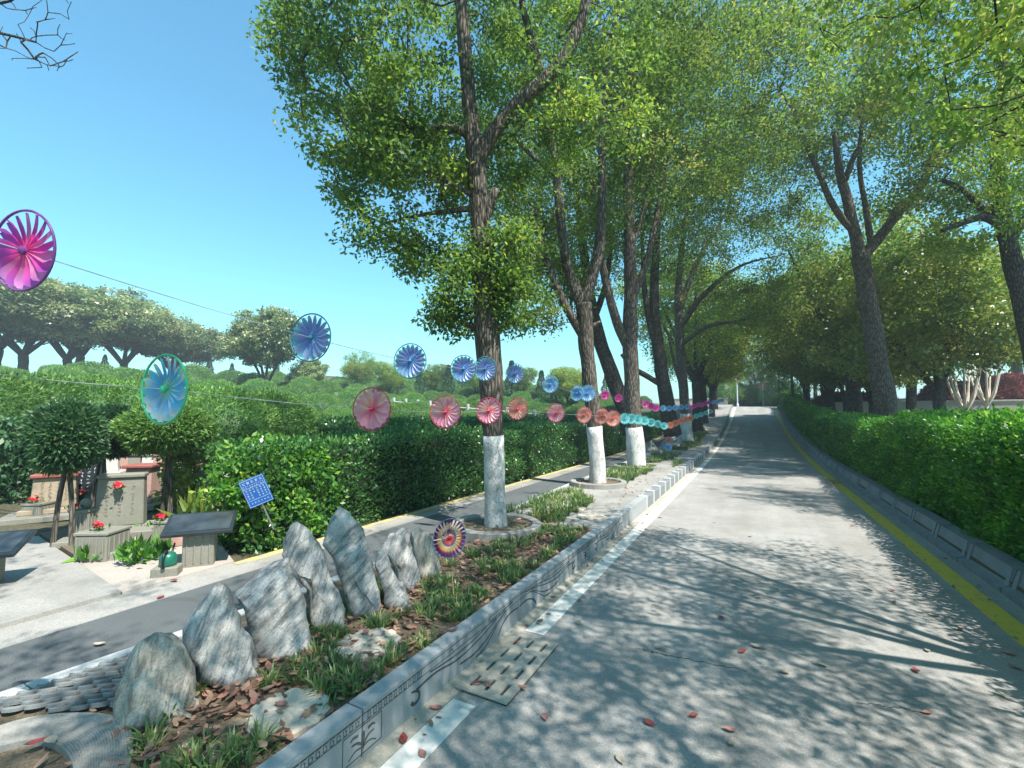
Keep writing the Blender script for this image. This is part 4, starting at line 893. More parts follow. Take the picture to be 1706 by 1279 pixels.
# ------------------------------------------------------------------ rocks on the verge
def c2(p): return (p[0]/3.374, 900+p[1]/3.374)
def c3(p): return (380+p[0]/2.564, 780+p[1]/2.564)
def rock(label, pts, mat, thick, lean=0, seed=0, zb=.19, depth_v=None, group='rocks'):
    vb = max(p[1] for p in pts)-6 if depth_v is None else depth_v; ub = sum(p[0] for p in pts)/len(pts)
    g = G(ub, vb, zb); Z = PX(*g)[2]
    hd = np.array([g[0], g[1], 0]); hd = hd/np.linalg.norm(hd); rt = np.array([hd[1], -hd[0], 0])
    W = []
    pl = smooth_path(pts+[pts[0]], 4)[:-1]
    for (u, v) in pl:
        d = ray(u, v); t = (np.dot(g-_C, hd))/np.dot(d, hd); p = _C+d*t; W.append((np.dot(p-g, rt), p[2]-zb))
    W = np.array(W); W[:, 1] = np.maximum(W[:, 1], -.05)
    low = W[:, 1] < .12; W[low, 1] = np.minimum(W[low, 1], W[low, 1]*.6-.03)
    c = np.array([W[:, 0].mean(), W[:, 1].mean()*.9]); n = len(W); rings = [(1, 0), (.96, .45), (.84, .72), (.62, .9), (.34, .98)]
    V = []; Fc = []
    for side in (-1, 1):
        for (s, d) in rings if side == -1 else rings[1:]:
            for k in range(n):
                q = c+(W[k]-c)*s; tz = thick*(1.15-.55*max(0, min(1, q[1]/max(.01, W[:, 1].max()))))
                V.append((q[0], side*d*tz+lean*q[1], q[1]))
        V.append((c[0], side*thick+lean*c[1], c[1]))
    A = len(rings)*n+1
    def ring(side, k): return [k*n+i for i in range(n)] if side < 0 else ([i for i in range(n)] if k == 0 else [A+(k-1)*n+i for i in range(n)])
    for side in (-1, 1):
        for k in range(len(rings)-1):
            a, b = ring(side, k), ring(side, k+1)
            for i in range(n):
                j = (i+1) % n; f = (a[i], a[j], b[j], b[i]); Fc.append(f if side < 0 else f[::-1])
        a = ring(side, len(rings)-1); ce = len(rings)*n if side < 0 else len(V)-1
        for i in range(n): f = (a[i], a[(i+1) % n], ce); Fc.append(f if side < 0 else f[::-1])
    me = pyd('rock', V, Fc); bm = bmesh.new(); bm.from_mesh(me); bmesh.ops.recalc_face_normals(bm, faces=bm.faces); bmesh.ops.subdivide_edges(bm, edges=bm.edges[:], cuts=1, use_grid_fill=True)
    sv = Vector((seed*7.1, seed*3.3, 0)); rr_ = random.Random(seed*31+4); cen = sum((v.co for v in bm.verts), Vector())/len(bm.verts)
    for _ in range(4):                                     # chiselled facets
        d = Vector((rr_.uniform(-1, 1), rr_.uniform(-1, .6), rr_.uniform(-.1, .7))).normalized(); m_ = max((v.co-cen).dot(d) for v in bm.verts); cut = m_*rr_.uniform(.82, .95)
        for v in bm.verts:
            e = (v.co-cen).dot(d)-cut
            if e > 0: v.co -= d*e*.85
    bm.normal_update()
    for v in bm.verts:
        k = noise.noise(v.co*4+sv)*.022+noise.noise(v.co*11+sv)*.012-abs(noise.noise(v.co*6+sv*2))*.03+noise.noise(v.co*30+sv)*.004
        rd = abs(noise.noise(Vector((v.co.x*3, v.co.y*3, v.co.z*.8))+sv)); v.co += v.normal*(k-.03*max(0, .12-rd)*4)
    bm.to_mesh(me); bm.free()
    o = link('rock', me, mat, None, (g[0], g[1], zb), (0, 0, math.atan2(-hd[0], hd[1])), True); me.polygons.foreach_set('use_smooth', [True]*len(me.polygons))
    return tag(o, label, 'rock', None)
rock('squat lumpy pale rock next to the fish-scale paving', [c2(p) for p in ((625, 985), (640, 900), (690, 780), (760, 640), (830, 580), (900, 540), (1000, 555), (1060, 640), (1100, 790), (1150, 900), (1100, 940), (960, 980), (800, 990))], M['rock_c'], .17, .25, 1)
rock('pointed rock with vertical white streaks', [c2(p) for p in ((1030, 520), (1100, 400), (1170, 310), (1240, 270), (1310, 330), (1360, 430), (1430, 560), (1490, 680), (1510, 770), (1430, 815), (1270, 800), (1130, 740), (1040, 660), (1015, 590))], M['rock_a'], .14, .2, 2)
rock('broad sloping grey rock leaning behind the tall slab', [c3(p) for p in ((20, 540), (110, 460), (210, 385), (280, 390), (320, 520), (350, 640), (375, 740), (300, 785), (220, 795), (150, 780), (80, 690))], M['rock_b'], .2, .15, 3, depth_v=1082)
rock('tall tilted grey slab rock leaning on the broad rock', [c3(p) for p in ((215, 330), (250, 260), (320, 230), (375, 270), (420, 380), (470, 520), (520, 670), (480, 705), (400, 712), (340, 590), (280, 440), (230, 385))], M['rock_a'], .11, .1, 4, depth_v=1050)
rock('tallest rounded rock with veined face', [c3(p) for p in ((380, 270), (420, 200), (470, 172), (520, 200), (580, 270), (610, 370), (640, 500), (680, 590), (670, 635), (590, 635), (520, 600), (490, 500), (440, 400), (400, 330))], M['rock_b'], .15, .12, 5)
rock('small dark triangular rock beside the tallest rock', [c3(p) for p in ((600, 380), (645, 335), (700, 420), (760, 500), (812, 585), (790, 605), (690, 580), (655, 500))], M['rock_b'], .1, .1, 6)
rock('rounded veined rock behind the small dark one', [c3(p) for p in ((635, 330), (690, 278), (760, 300), (800, 400), (828, 490), (790, 525), (735, 470), (680, 390))], M['rock_a'], .1, .1, 7)
rock('pale slab rock next to the rainbow pinwheel', [c3(p) for p in ((775, 275), (830, 250), (880, 330), (915, 440), (900, 475), (830, 480), (800, 400))], M['rock_c'], .1, .1, 8)
rock('thin rock behind the pale slab rock', [c3(p) for p in ((700, 290), (745, 262), (800, 285), (830, 360), (850, 430), (800, 440), (740, 380))], M['rock_b'], .08, .1, 9, depth_v=960)
k = 10
for (u, v, wd, h, lab) in ((1085, 757, 30, 24, 'low grey rock up the verge beside the blue pinwheel'), (1118, 752, 38, 34, 'ridge-like rock up the verge past the thick trunk'), (1100, 762, 22, 14, 'small rock at the foot of the ridge-like rock'), (1168, 732, 30, 26, 'pale rock heap on the verge past the slender tree'), (1182, 722, 18, 34, 'upright white rock on the upper verge'), (1150, 738, 18, 14, 'little pale rock at the slender tree foot')):
    rock(lab, [(u-wd*.5, v), (u-wd*.42, v-h*.4), (u-wd*.2, v-h*.7), (u-wd*.02, v-h), (u+wd*.16, v-h*.8), (u+wd*.3, v-h*.5), (u+wd*.5, v-h*.1), (u+wd*.3, v+2), (u-wd*.2, v+3)], M['rock_b' if k % 2 else 'rock_c'], .3, .1, k, zb=.2 if v > 745 else .3); k += 1

# ------------------------------------------------------------------ stepping stones, fish-scale paving, wave slab, tree rings
def flower_stone(label, u, v, r, z=.198, rot=0):
    g = G(u, v, z); n = 60; V = []; Fc = []
    rad = [r*(.88+.12*abs(math.sin(i/n*math.pi*11))) for i in range(n)]
    for (s, zz) in ((1, 0), (1, .022), (.93, .032), (.45, .03), (.14, .036)):
        for i in range(n):
            a = 2*math.pi*i/n; rr = rad[i]*s if s > .2 else r*s; gz = zz-(.007*(1-abs(math.sin(i/n*math.pi*11))**.5) if .3 < s < .99 else 0); V.append((math.cos(a)*rr, math.sin(a)*rr*.92, gz+noise.noise(Vector((math.cos(a)*rr*20, math.sin(a)*rr*20, r*50)))*.003))
    for k in range(4):
        for i in range(n): j = (i+1) % n; Fc.append((k*n+i, k*n+j, (k+1)*n+j, (k+1)*n+i))
    Fc.append(tuple(range(4*n, 5*n)))
    return tag(link('stepping_stone', pyd('stepping_stone', V, Fc), M['stepping'], None, (g[0], g[1], z), (random.uniform(-.02, .02), random.uniform(-.02, .02), rot)), label, 'stepping stone')
flower_stone('flower-shaped pale stepping stone in the grass next to carved kerb', 480, 1192, .19, rot=.3)
flower_stone('flower-shaped pale stepping stone below the tallest rock', 613, 1076, .2, rot=1.1)
flower_stone('flower-shaped stepping stone past the tree in the ring', 950, 848, .24, .2); flower_stone('flower-shaped stepping stone at the kerb past the tree ring', 985, 862, .2, .2)
# fish scales
fs = tag(empty('fish_scale_paving', (-3.0, 1.0, .2)), kind='structure')
ba = pyd('mortar', [(-.42, -1.6, 0), (.5, -1.6, 0), (.42, .42, 0), (.26, .85, 0), (-.32, .85, 0)], [(0, 1, 2, 3, 4)]); link('mortar', ba, M['soil'], fs, (0, 0, -.0005))
def scale_me(seed):
    V = []; Fc = []; n = 12; w_ = .043; st = [(1.0, -.006), (1.0, .008), (.93, .013), (.84, .005), (.76, .014), (.66, .006), (.56, .015), (.44, .007), (.32, .015), (.18, .008), (.08, .013)]
    for (s, z) in st:
        for i in range(n+1):
            a = math.pi*i/n; V.append((math.cos(a)*w_*s, -math.sin(a)*w_*1.05*s, z+s*.006))
    for k in range(len(st)-1):
        for i in range(n): Fc.append((k*(n+1)+i, (k+1)*(n+1)+i, (k+1)*(n+1)+i+1, k*(n+1)+i+1))
    o = len(V); m = (len(st)-1)*(n+1); Fc.append(tuple(range(m, m+n+1)))
    me = pyd('scale_tile', V, [f[::-1] for f in Fc]); me.materials.append(M['scale']); return me
scm = scale_me(0)
# scales lie with their rounded lip towards the camera's side of the verge (along the verge's direction)
dirv = math.radians(38); ex = Vector((math.cos(dirv), math.sin(dirv), 0)); ey = Vector((-math.sin(dirv), math.cos(dirv), 0))
for a in range(-14, 20):
    for b in range(-26, 26):
        p = ex*((a+(b % 2)*.5)*.086)+ey*(b*.044)
        X, Y = -3.0+p.x, 1.0+p.y
        if Y > 1.86 or Y < -.5 or X < flush(Y)+.15 or X > -2.62: continue
        g0 = PX(X, Y, .2)
        if (g0[1] > 1192-.02*g0[0] and g0[2] > 0) : continue
        link('scale_tile', scm, None, fs, (p.x+random.uniform(-.004, .004), p.y+random.uniform(-.004, .004), .012+random.uniform(-.002, .002)), (random.uniform(-.05, .05)-.3, random.uniform(-.05, .05), dirv+random.uniform(-.06, .06)))
# wave slab with combed grooves
outer = [G(u, v, .22) for (u, v) in ((-60, 1240), (0, 1212), (60, 1196), (130, 1190), (185, 1194), (215, 1210), (222, 1250), (215, 1279), (200, 1330), (185, 1400))]
inner = [G(u, v, .22) for (u, v) in ((-60, 1262), (0, 1246), (30, 1238), (60, 1234), (85, 1238), (105, 1250), (117, 1266), (122, 1285), (125, 1335), (125, 1400))]
V = []; Fc = []; m = 44
for i, (o_, n_) in enumerate(zip(smooth_path(outer, 5), smooth_path(inner, 5))):
    for k in range(m+1):
        t = k/m; p = o_+(n_-o_)*t; V.append((p[0]+2.7, p[1]-1, .028+.012*math.sin(t*3.1416)+(.003 if k % 2 else -.001)))
n_i = len(smooth_path(outer, 5))
for i in range(n_i-1):
    for k in range(m): Fc.append((i*(m+1)+k, i*(m+1)+k+1, (i+1)*(m+1)+k+1, (i+1)*(m+1)+k))
o0 = len(V)
for i in range(n_i):
    for k in (0, m): a = V[i*(m+1)+k]; V.append((a[0], a[1], -.01))
for i in range(n_i-1):
    Fc.append((i*(m+1), (i+1)*(m+1), o0+2*(i+1), o0+2*i)); Fc.append((i*(m+1)+m, o0+2*i+1, o0+2*i+3, (i+1)*(m+1)+m))
me = pyd('wave_slab', V, Fc); bm = bmesh.new(); bm.from_mesh(me); bmesh.ops.recalc_face_normals(bm, faces=bm.faces); bm.to_mesh(me); bm.free()
tag(link('wave_slab', me, M['scale_pale'] if 'scale_pale' in M else M['cement'], None, (-2.7, 1, .2)), 'curved concrete wave slab with combed grooves beside the fish-scale paving', 'slab')
# rings round the trees
def tree_ring(label, x, y, R):
    r = empty('tree_ring', (x, y, zr(y)+.19)); tag(r, label, 'planter ring'); n = 40; V = []; Fc = []
    for k, (s, z) in enumerate(((R, 0), (R, .09), (R-.012, .1), (R-.1, .1), (R-.11, .09), (R-.11, 0))):
        for i in range(n): V.append((math.cos(2*math.pi*i/n)*s, math.sin(2*math.pi*i/n)*s, z))
    for k in range(5):
        for i in range(n): j = (i+1) % n; Fc.append((k*n+i, k*n+j, (k+1)*n+j, (k+1)*n+i))
    link('ring', pyd('ring', V, Fc), M['cement'], r)
    d = pyd('soil_fill', [(0, 0, .07)]+[(math.cos(2*math.pi*i/n)*(R-.1), math.sin(2*math.pi*i/n)*(R-.1), .06) for i in range(n)], [(0, i+1, (i+1) % n+1) for i in range(n)]); link('soil_fill', d, M['soil'], r)
    return r
tree_ring('round concrete planter ring around the whitewashed tree beside the rocks', b1[0], b1[1], .56)
tree_ring('round concrete planter ring around the forked whitewashed tree', b2[0], b2[1], .56)
tree_ring('round concrete planter ring around the thickest whitewashed trunk', b3[0], b3[1], .6)

# ------------------------------------------------------------------ grass and leaf litter
def grass_patch(name, pts, L0, tufts_blades=26, z=.2, w=.045):
    C = []; N = []; Ls = []; T = []
    for (x, y, s) in pts:
        k = tufts_blades; a = rng.random(k)*6.283; e = rng.random(k)
        C.append(np.stack([x+np.cos(a)*.022, y+np.sin(a)*.022, np.full(k, zr(y)+z)], 1)); N.append(np.stack([np.cos(a)*e*1.0, np.sin(a)*e*1.0, np.full(k, 1.)], 1)); Ls.append(L0*s*(.6+.6*rng.random(k))); T.append(np.clip(rng.normal(.42, .2)+rng.normal(size=k)*.16, 0, 1))
    C = np.concatenate(C); N = unit(np.concatenate(N)); Ls = np.concatenate(Ls)[:, None]; n = len(C)
    side = unit(np.cross(N, np.array([0, 0, 1.])+rng.normal(size=(n, 3))*.1)); out = N*np.array([1, 1, 0])
    wd = Ls*w+.0012
    p0, p1 = C-side*wd, C+side*wd; mid = C+N*Ls*.6; m0, m1 = mid-side*wd*.8, mid+side*wd*.8; tip = C+N*Ls*.9+out*Ls*.45-np.array([0, 0, 1])*Ls*.12*np.linalg.norm(out, axis=1, keepdims=True)
    V = np.concatenate([np.stack([p0, p1, m1, m0], 1), np.stack([m0, m1, tip+side*wd*.05, tip-side*wd*.05], 1)], 0).reshape(-1, 3)
    t = np.concatenate(T); return quads_mesh(name, V, 4, np.concatenate([t, t]))
def blocked(x, y):
    for (cx, cy, r) in ((G(480, 1192, .2)[0], G(480, 1192, .2)[1], .17), (G(613, 1076, .2)[0], G(613, 1076, .2)[1], .18), (b1[0], b1[1], .16)):
        if (x-cx)**2+(y-cy)**2 < r*r: return True
    u, v, k = PX(x, y, .2)
    if k > 0 and v > 1185 and u < 222 and not (v > 1240 and u < 118): return True
    return False
pts = []
while len(pts) < 430:
    x, y = random.uniform(-2.75, -1.8), random.uniform(.3, 5.4)
    if blocked(x, y) or noise.noise(Vector((x*3.2, y*2.6, 3)))+.28*(x+2.3) < .0: continue
    if y < 1.6 and x < -2.55: continue
    pts.append((x, y, random.uniform(.7, 1.25)))
for cx, cy, R in ((b1[0], b1[1], .4), (b2[0], b2[1], .42), (b3[0], b3[1], .46)):
    for _ in range(90):
        a = random.random()*6.28; r_ = R*math.sqrt(random.uniform(.2, 1)); pts.append((cx+math.cos(a)*r_, cy+math.sin(a)*r_, .8))
tag(link('grass', grass_patch('grass', pts, .082, 24), M['grass']), 'strap-leaved green grass tufts growing on the verge', 'grass', kind='stuff')
pts = []
while len(pts) < 900:
    x, y = random.uniform(-3.2, -1.9), random.uniform(5.6, 28)
    if noise.noise(Vector((x*1.4, y*.5, 9))) < .1+(.15 if x > -2.3 else -.1): continue
    pts.append((x, y, random.uniform(.8, 1.4)))
tag(link('grass', grass_patch('grass', pts, .13, 20), M['grass']), 'patches of low grass on the paved verge farther up', 'grass', kind='stuff')
def flat_leaves(name, pts, z, Lr=(.04, .09)):
    V = []; T = []
    for (x, y, zz) in pts:
        L = random.uniform(*Lr); a = random.random()*6.28; d = np.array([math.cos(a), math.sin(a), random.uniform(-.15, .35)]); s = np.array([-math.sin(a), math.cos(a), random.uniform(-.35, .35)]); c = np.array([x, y, zr(y)+z+zz+.004+L*.08])
        k = L*.27; V += [c-d*L/2, c-d*L*.2+s*k*.8, c+d*L*.2+s*k*.75, c+d*L/2+np.array([0, 0, L*.1]), c+d*L*.2-s*k*.75, c-d*L*.2-s*k*.8]; t = random.random(); T.append(t)
    return quads_mesh(name, np.array(V), 6, np.array(T))
pts = []
for _ in range(2100):
    x, y = random.uniform(-2.75, -1.79), random.uniform(.4, 5.6)
    if y < 1.5 and x < -2.55: continue
    pts.append((x, y, random.uniform(0, .03)))
for _ in range(350): pts.append((random.gauss(-2.4, .15), random.uniform(1.0, 3.2), random.uniform(0, .03)))
for _ in range(700): y = random.uniform(5.6, 30); pts.append((random.uniform(-3.2, -1.8), y, 0))
for cx, cy in ((b1[0], b1[1]), (b2[0], b2[1]), (b3[0], b3[1])):
    for _ in range(60): a = random.random()*6.28; r_ = .42*math.sqrt(random.random()); pts.append((cx+math.cos(a)*r_, cy+math.sin(a)*r_, .07))
tag(link('leaf_litter', flat_leaves('leaf_litter', pts, .2, (.03, .075)), M['litter']), 'dry brown and pinkish fallen leaves scattered over the verge', 'leaf litter', kind='stuff')
pts = [(random.uniform(-1.63, -1.5), random.uniform(1, 30), .005) for _ in range(140)]+[(random.uniform(1.55, 1.92), random.uniform(4, 35), .004) for _ in range(330)]+[(random.gauss(1.66, .1), random.gauss(13.3, .3), .01) for _ in range(200)]
tag(link('leaf_litter', flat_leaves('leaf_litter', pts, 0, (.02, .055)), M['litter']), 'small dry leaves gathered along both gutters of the road', 'leaf litter', kind='stuff')
# single fallen leaves on road and lane
M['leaf_pink'] = plain('leaf_pink', (.36, .17, .14), .6, .3, 0, .3, 30); M['leaf_red'] = plain('leaf_red', (.27, .06, .055), .6, .3, 0, .3, 30); M['leaf_pale'] = plain('leaf_pale', (.36, .31, .24), .6, .3, 0, .2, 30)
def one_leaf(L, curl):
    V = []; n = 5
    prof = [(.0, .0), (.2, .2), (.45, .27), (.7, .2), (1, 0)]
    for t, w_ in prof: 
        z = L*curl*(4*(t-.5)**2); V += [(L*(t-.5), L*w_, z+L*w_*.35), (L*(t-.5), 0, z), (L*(t-.5), -L*w_, z+L*w_*.35)]
    Fc = []
    for i in range(n-1):
        for k in (0, 1): Fc.append((3*i+k, 3*i+k+1, 3*i+k+4, 3*i+k+3))
    return V, [f[::-1] for f in Fc]
lm = {}
for nme in ('leaf_pink', 'leaf_red', 'leaf_pale'):
    lm[nme] = [pyd('fallen_leaf', *one_leaf(.075, c_)) for c_ in (.06, .14)]
    for m_ in lm[nme]: m_.materials.append(M[nme])
cname = {'leaf_pink': 'pinkish', 'leaf_red': 'dark red', 'leaf_pale': 'pale tan'}
leafpx = [(1082, 1205, 'leaf_red'), (1215, 1216, 'leaf_pink'), (1155, 1192, 'leaf_red'), (1219, 1237, 'leaf_pale'), (1033, 1265, 'leaf_pale'), (1260, 1077, 'leaf_pale'), (1237, 1085, 'leaf_red'), (1308, 1120, 'leaf_pale'), (1368, 1107, 'leaf_pale'), (1526, 1117, 'leaf_red'), (1545, 1187, 'leaf_pink'), (1487, 984, 'leaf_red'), (1098, 1078, 'leaf_pale'), (1202, 1029, 'leaf_red'), (1264, 995, 'leaf_pale'), (1452, 982, 'leaf_pale'), (1556, 1025, 'leaf_pale'), (1600, 1048, 'leaf_pink'), (1680, 1088, 'leaf_pink'), (1692, 1112, 'leaf_pink'), (1420, 876, 'leaf_red'), (1250, 893, 'leaf_pale'), (1285, 916, 'leaf_pale'), (1310, 940, 'leaf_pale'), (1354, 925, 'leaf_red'), (1490, 1003, 'leaf_pink'), (1545, 1083, 'leaf_pale'), (1670, 1158, 'leaf_pale'), (908, 1195, 'leaf_pink'), (964, 1038, 'leaf_pale'), (862, 1072, 'leaf_red'), (672, 1232, 'leaf_red'), (703, 1256, 'leaf_pink'), (800, 1115, 'leaf_red'), (797, 1142, 'leaf_red'), (812, 1145, 'leaf_pink'), (870, 1148, 'leaf_pink'), (726, 1180, 'leaf_pink'), (966, 1000, 'leaf_pink'), (900, 1035, 'leaf_pink'), (1100, 862, 'leaf_pink'), (1190, 870, 'leaf_pale'), (1340, 850, 'leaf_pale')]
for k, (u, v, c_) in enumerate(leafpx):
    g = G(u, v, .007); o = link('fallen_leaf', lm[c_][k % 2], None, None, (g[0], g[1], .018 if -1.55 < g[0] < -1.1 and 2.2 < g[1] < 3.15 else .008), (random.uniform(-.1, .1), random.uniform(-.1, .1), random.random()*6.28)); sc = random.uniform(.75, 1.15); o.scale = (sc,)*3
    tag(o, f'{cname[c_]} fallen leaf lying on the road surface', 'leaf', f'{cname[c_]} leaves on the road')
for k, (u, v, z, c_) in enumerate(((268, 996, .184, 'leaf_red'), (165, 1075, .184, 'leaf_pale'), (290, 968, .19, 'leaf_red'), (60, 1240, .235, 'leaf_red'), (85, 1236, .24, 'leaf_pale'), (610, 1055, .235, 'leaf_pink'), (468, 1175, .235, 'leaf_pink'), (755, 1050, .235, 'leaf_pink'), (455, 1095, .21, 'leaf_pink'), (330, 1268, .21, 'leaf_pink'), (245, 1258, .21, 'leaf_pink'), (345, 1160, .21, 'leaf_pink'))):
    g = G(u, v, z); o = link('fallen_leaf', lm[c_][k % 2], None, None, (g[0], g[1], z+.006), (0, 0, random.random()*6.28)); tag(o, f'{cname[c_]} fallen leaf left of the carved kerb', 'leaf', f'{cname[c_]} leaves left of the kerb')

# ------------------------------------------------------------------ pinwheels on strings
def petal_me(cols, R=.132, tw=.55, seed=0, wid=.26):
    rr = [.1, .22, .4, .6, .78, .92, 1.0]; ww = [.02, .055, .115, .175, .2, .155, .05]
    V = []; Cc = []
    for i, (r, w_) in enumerate(zip(rr, ww)):
        a = tw*(.3+.7*r); t = r
        for s in (-1, 0, 1):
            off = s*w_*R; V.append((off*math.cos(a), r*R*.97, off*math.sin(a)+(.008 if s == 0 else 0)+.012*math.sin(r*3.1)))
            j = t*(len(cols)-1); i0 = min(int(j), len(cols)-2); f = j-i0; c = [cols[i0][q]*(1-f)+cols[i0+1][q]*f for q in range(3)]; m = 1.0 if s else .92; Cc.append([x*m for x in c]+[1])
    Fc = []
    for i in range(len(rr)-1):
        for k in (0, 1): Fc.append((3*i+k, 3*i+k+1, 3*i+k+4, 3*i+k+3))
    return V, Fc, Cc
def set_col(me, Cc):
    a = me.color_attributes.new('col', 'FLOAT_COLOR', 'POINT'); a.data.foreach_set('color', np.array(Cc, np.float32).ravel())
PAL = {
 'magenta': [[(.85, .02, .25), (.9, .05, .4), (.42, .08, .55)], [(.9, .03, .3), (.75, .05, .5), (.28, .06, .45)], [(.85, .05, .3), (.9, .25, .5), (.6, .2, .6)]],
 'blue': [[(.05, .3, .65), (.18, .22, .6), (.12, .5, .62)], [(.05, .35, .6), (.32, .26, .6), (.15, .4, .55)], [(.06, .25, .6), (.2, .45, .7), (.3, .35, .6)]],
 'lightblue': [[(.06, .3, .65), (.2, .5, .8), (.35, .65, .8)], [(.05, .25, .6), (.2, .35, .7), (.3, .55, .75)]],
 'green': [[(.35, .6, .15), (.1, .35, .8), (.5, .75, .7)], [(.3, .65, .3), (.08, .4, .85), (.15, .6, .8)], [(.25, .55, .5), (.2, .5, .85), (.75, .85, .7)]],
 'pink': [[(.85, .04, .12), (.88, .42, .36), (.88, .25, .42)], [(.85, .06, .15), (.9, .58, .42), (.85, .32, .45)], [(.8, .05, .18), (.88, .22, .45), (.85, .36, .5)]],
 'coral': [[(.8, .04, .1), (.85, .3, .25), (.85, .4, .3)], [(.8, .06, .12), (.85, .5, .35), (.8, .3, .3)]],
 'hotpink': [[(.7, .01, .2), (.8, .03, .35), (.75, .1, .45)], [(.75, .02, .25), (.7, .03, .4), (.7, .15, .5)]],
 'teal': [[(.04, .3, .4), (.1, .5, .52), (.25, .65, .62)], [(.05, .35, .45), (.15, .55, .6), (.35, .7, .6)]],
 'orange': [[(.8, .06, .06), (.85, .22, .1), (.9, .4, .2)], [(.8, .05, .08), (.85, .3, .18), (.8, .25, .15)]]}
PAL = {k: [[tuple(min(.92, x*1.2+.04) for x in c) for c in cs] for cs in v] for k, v in PAL.items()}
RIM = {'magenta': (.2, .06, .28), 'blue': (.03, .2, .28), 'lightblue': (.08, .3, .5), 'green': (.05, .5, .25), 'pink': (.5, .03, .09), 'coral': (.6, .06, .1), 'hotpink': (.55, .03, .25), 'teal': (.05, .4, .45), 'orange': (.7, .15, .08)}
RAD = .135; NP = 18
def torus_me(R, r, n=40, k=6):
    V = []; Fc = []
    for i in range(n):
        a = 2*math.pi*i/n
        for j in range(k): b = 2*math.pi*j/k; V.append(((R+r*math.cos(b))*math.cos(a), (R+r*math.cos(b))*math.sin(a), r*math.sin(b)))
    for i in range(n):
        for j in range(k): Fc.append((i*k+j, ((i+1) % n)*k+j, ((i+1) % n)*k+(j+1) % k, i*k+(j+1) % k))
    return pyd('rim', V, Fc)
pet = {}; rims = {}; hubs = {}; whole = {}
mbh = MB(); mbh.tube([(0, 0, -.012), (0, 0, -.006), (0, 0, .012), (0, 0, .02)], [.006, .014, .013, .005], 10)
for pn, pc in PAL.items():
    pet[pn] = []
    allV, allF, allC = [], [], []
    for q, cols in enumerate(pc):
        Vp, Fp, Cp = petal_me(cols); me = pyd('petal', Vp, Fp); set_col(me, Cp); me.materials.append(M['cloth']); me.polygons.foreach_set('use_smooth', [True]*len(me.polygons)); pet[pn].append(me)
    for k in range(NP):
        Vp, Fp, Cp = petal_me(pc[k % len(pc)]); a = 2*math.pi*k/NP; o = len(allV)
        allV += [(v[0]*math.cos(a)-v[1]*math.sin(a), v[0]*math.sin(a)+v[1]*math.cos(a), v[2]) for v in Vp]; allF += [tuple(i_+o for i_ in f) for f in Fp]; allC += Cp
    me = pyd('petals', allV, allF); set_col(me, allC); me.materials.append(M['cloth']); whole[pn] = me
    m_ = plain('rim_'+pn, RIM[pn], .5); r_ = torus_me(RAD, .0042); r_.materials.append(m_); r_.polygons.foreach_set('use_smooth', [True]*len(r_.polygons)); rims[pn] = r_
    h_ = mbh.mesh('hub'); h_.materials.append(m_); hubs[pn] = h_
def pinwheel(c, tang, pal, label, group=None, near=True, spin=0, rimless=False, sc=1):
    r = empty('pinwheel', c); r.rotation_euler = Vector(tang).to_track_quat('Z', 'Y').to_euler(); r.scale = (sc, sc, sc); tag(r, label, 'pinwheel', group)
    if not rimless: link('rim', rims[pal], None, r)
    link('hub', hubs[pal], None, r)
    if near:
        for k in range(NP):
            a = 2*math.pi*k/NP+spin; link('petal', pet[pal][(k*7//5) % len(pet[pal])], None, r, (0, 0, 0), (0, 0, a))
    else: link('petals', whole[pal], None, r, (0, 0, 0), (0, 0, spin))
    return r
DW = .27
def hz(px): return FPX*DW/px
upper = [(38, 417, 134, 'magenta', 'large magenta and purple pinwheel on the upper string above the skyline trees'), (517, 562, 80, 'blue', 'purple-blue pinwheel with dark rim on upper string, second from the magenta one'), (683, 601, 58, 'blue', 'teal and violet pinwheel on upper string, third from the magenta one'), (772, 614, 45, 'blue', 'teal pinwheel on upper string just before the ringed tree trunk'), (808, 614, 40, 'blue', 'violet-blue pinwheel overlapping the ringed tree trunk'), (858, 622, 33, 'blue', 'blue pinwheel on upper string just past the ringed tree trunk'), (917, 640, 29, 'lightblue', 'pale blue pinwheel midway between the ringed and forked trees'), (961, 655, 27, 'lightblue', 'pale blue pinwheel touching the forked tree trunk'), (979, 655, 27, 'lightblue', 'violet pale pinwheel in front of the forked tree trunk')]
lower = [(273, 648, 116, 'green', 'blue and green pinwheel with green rim on the lower string'), (619, 681, 71, 'pink', 'pink and cream pinwheel with red rim, largest pink one on lower string'), (742, 686, 54, 'pink', 'pink pinwheel with red rim before the ringed tree trunk'), (814, 684, 43, 'pink', 'bright pink pinwheel in front of the ringed tree trunk'), (862, 681, 36, 'coral', 'coral pinwheel just past the ringed tree trunk'), (926, 688, 31, 'pink', 'pink pinwheel midway between the ringed and forked trees'), (973, 691, 27.5, 'coral', 'coral pinwheel just before the forked tree trunk'), (1002, 693, 27, 'coral', 'coral pinwheel in front of the forked tree trunk'), (1021, 697, 26, 'coral', 'coral pinwheel just past the forked tree trunk')]
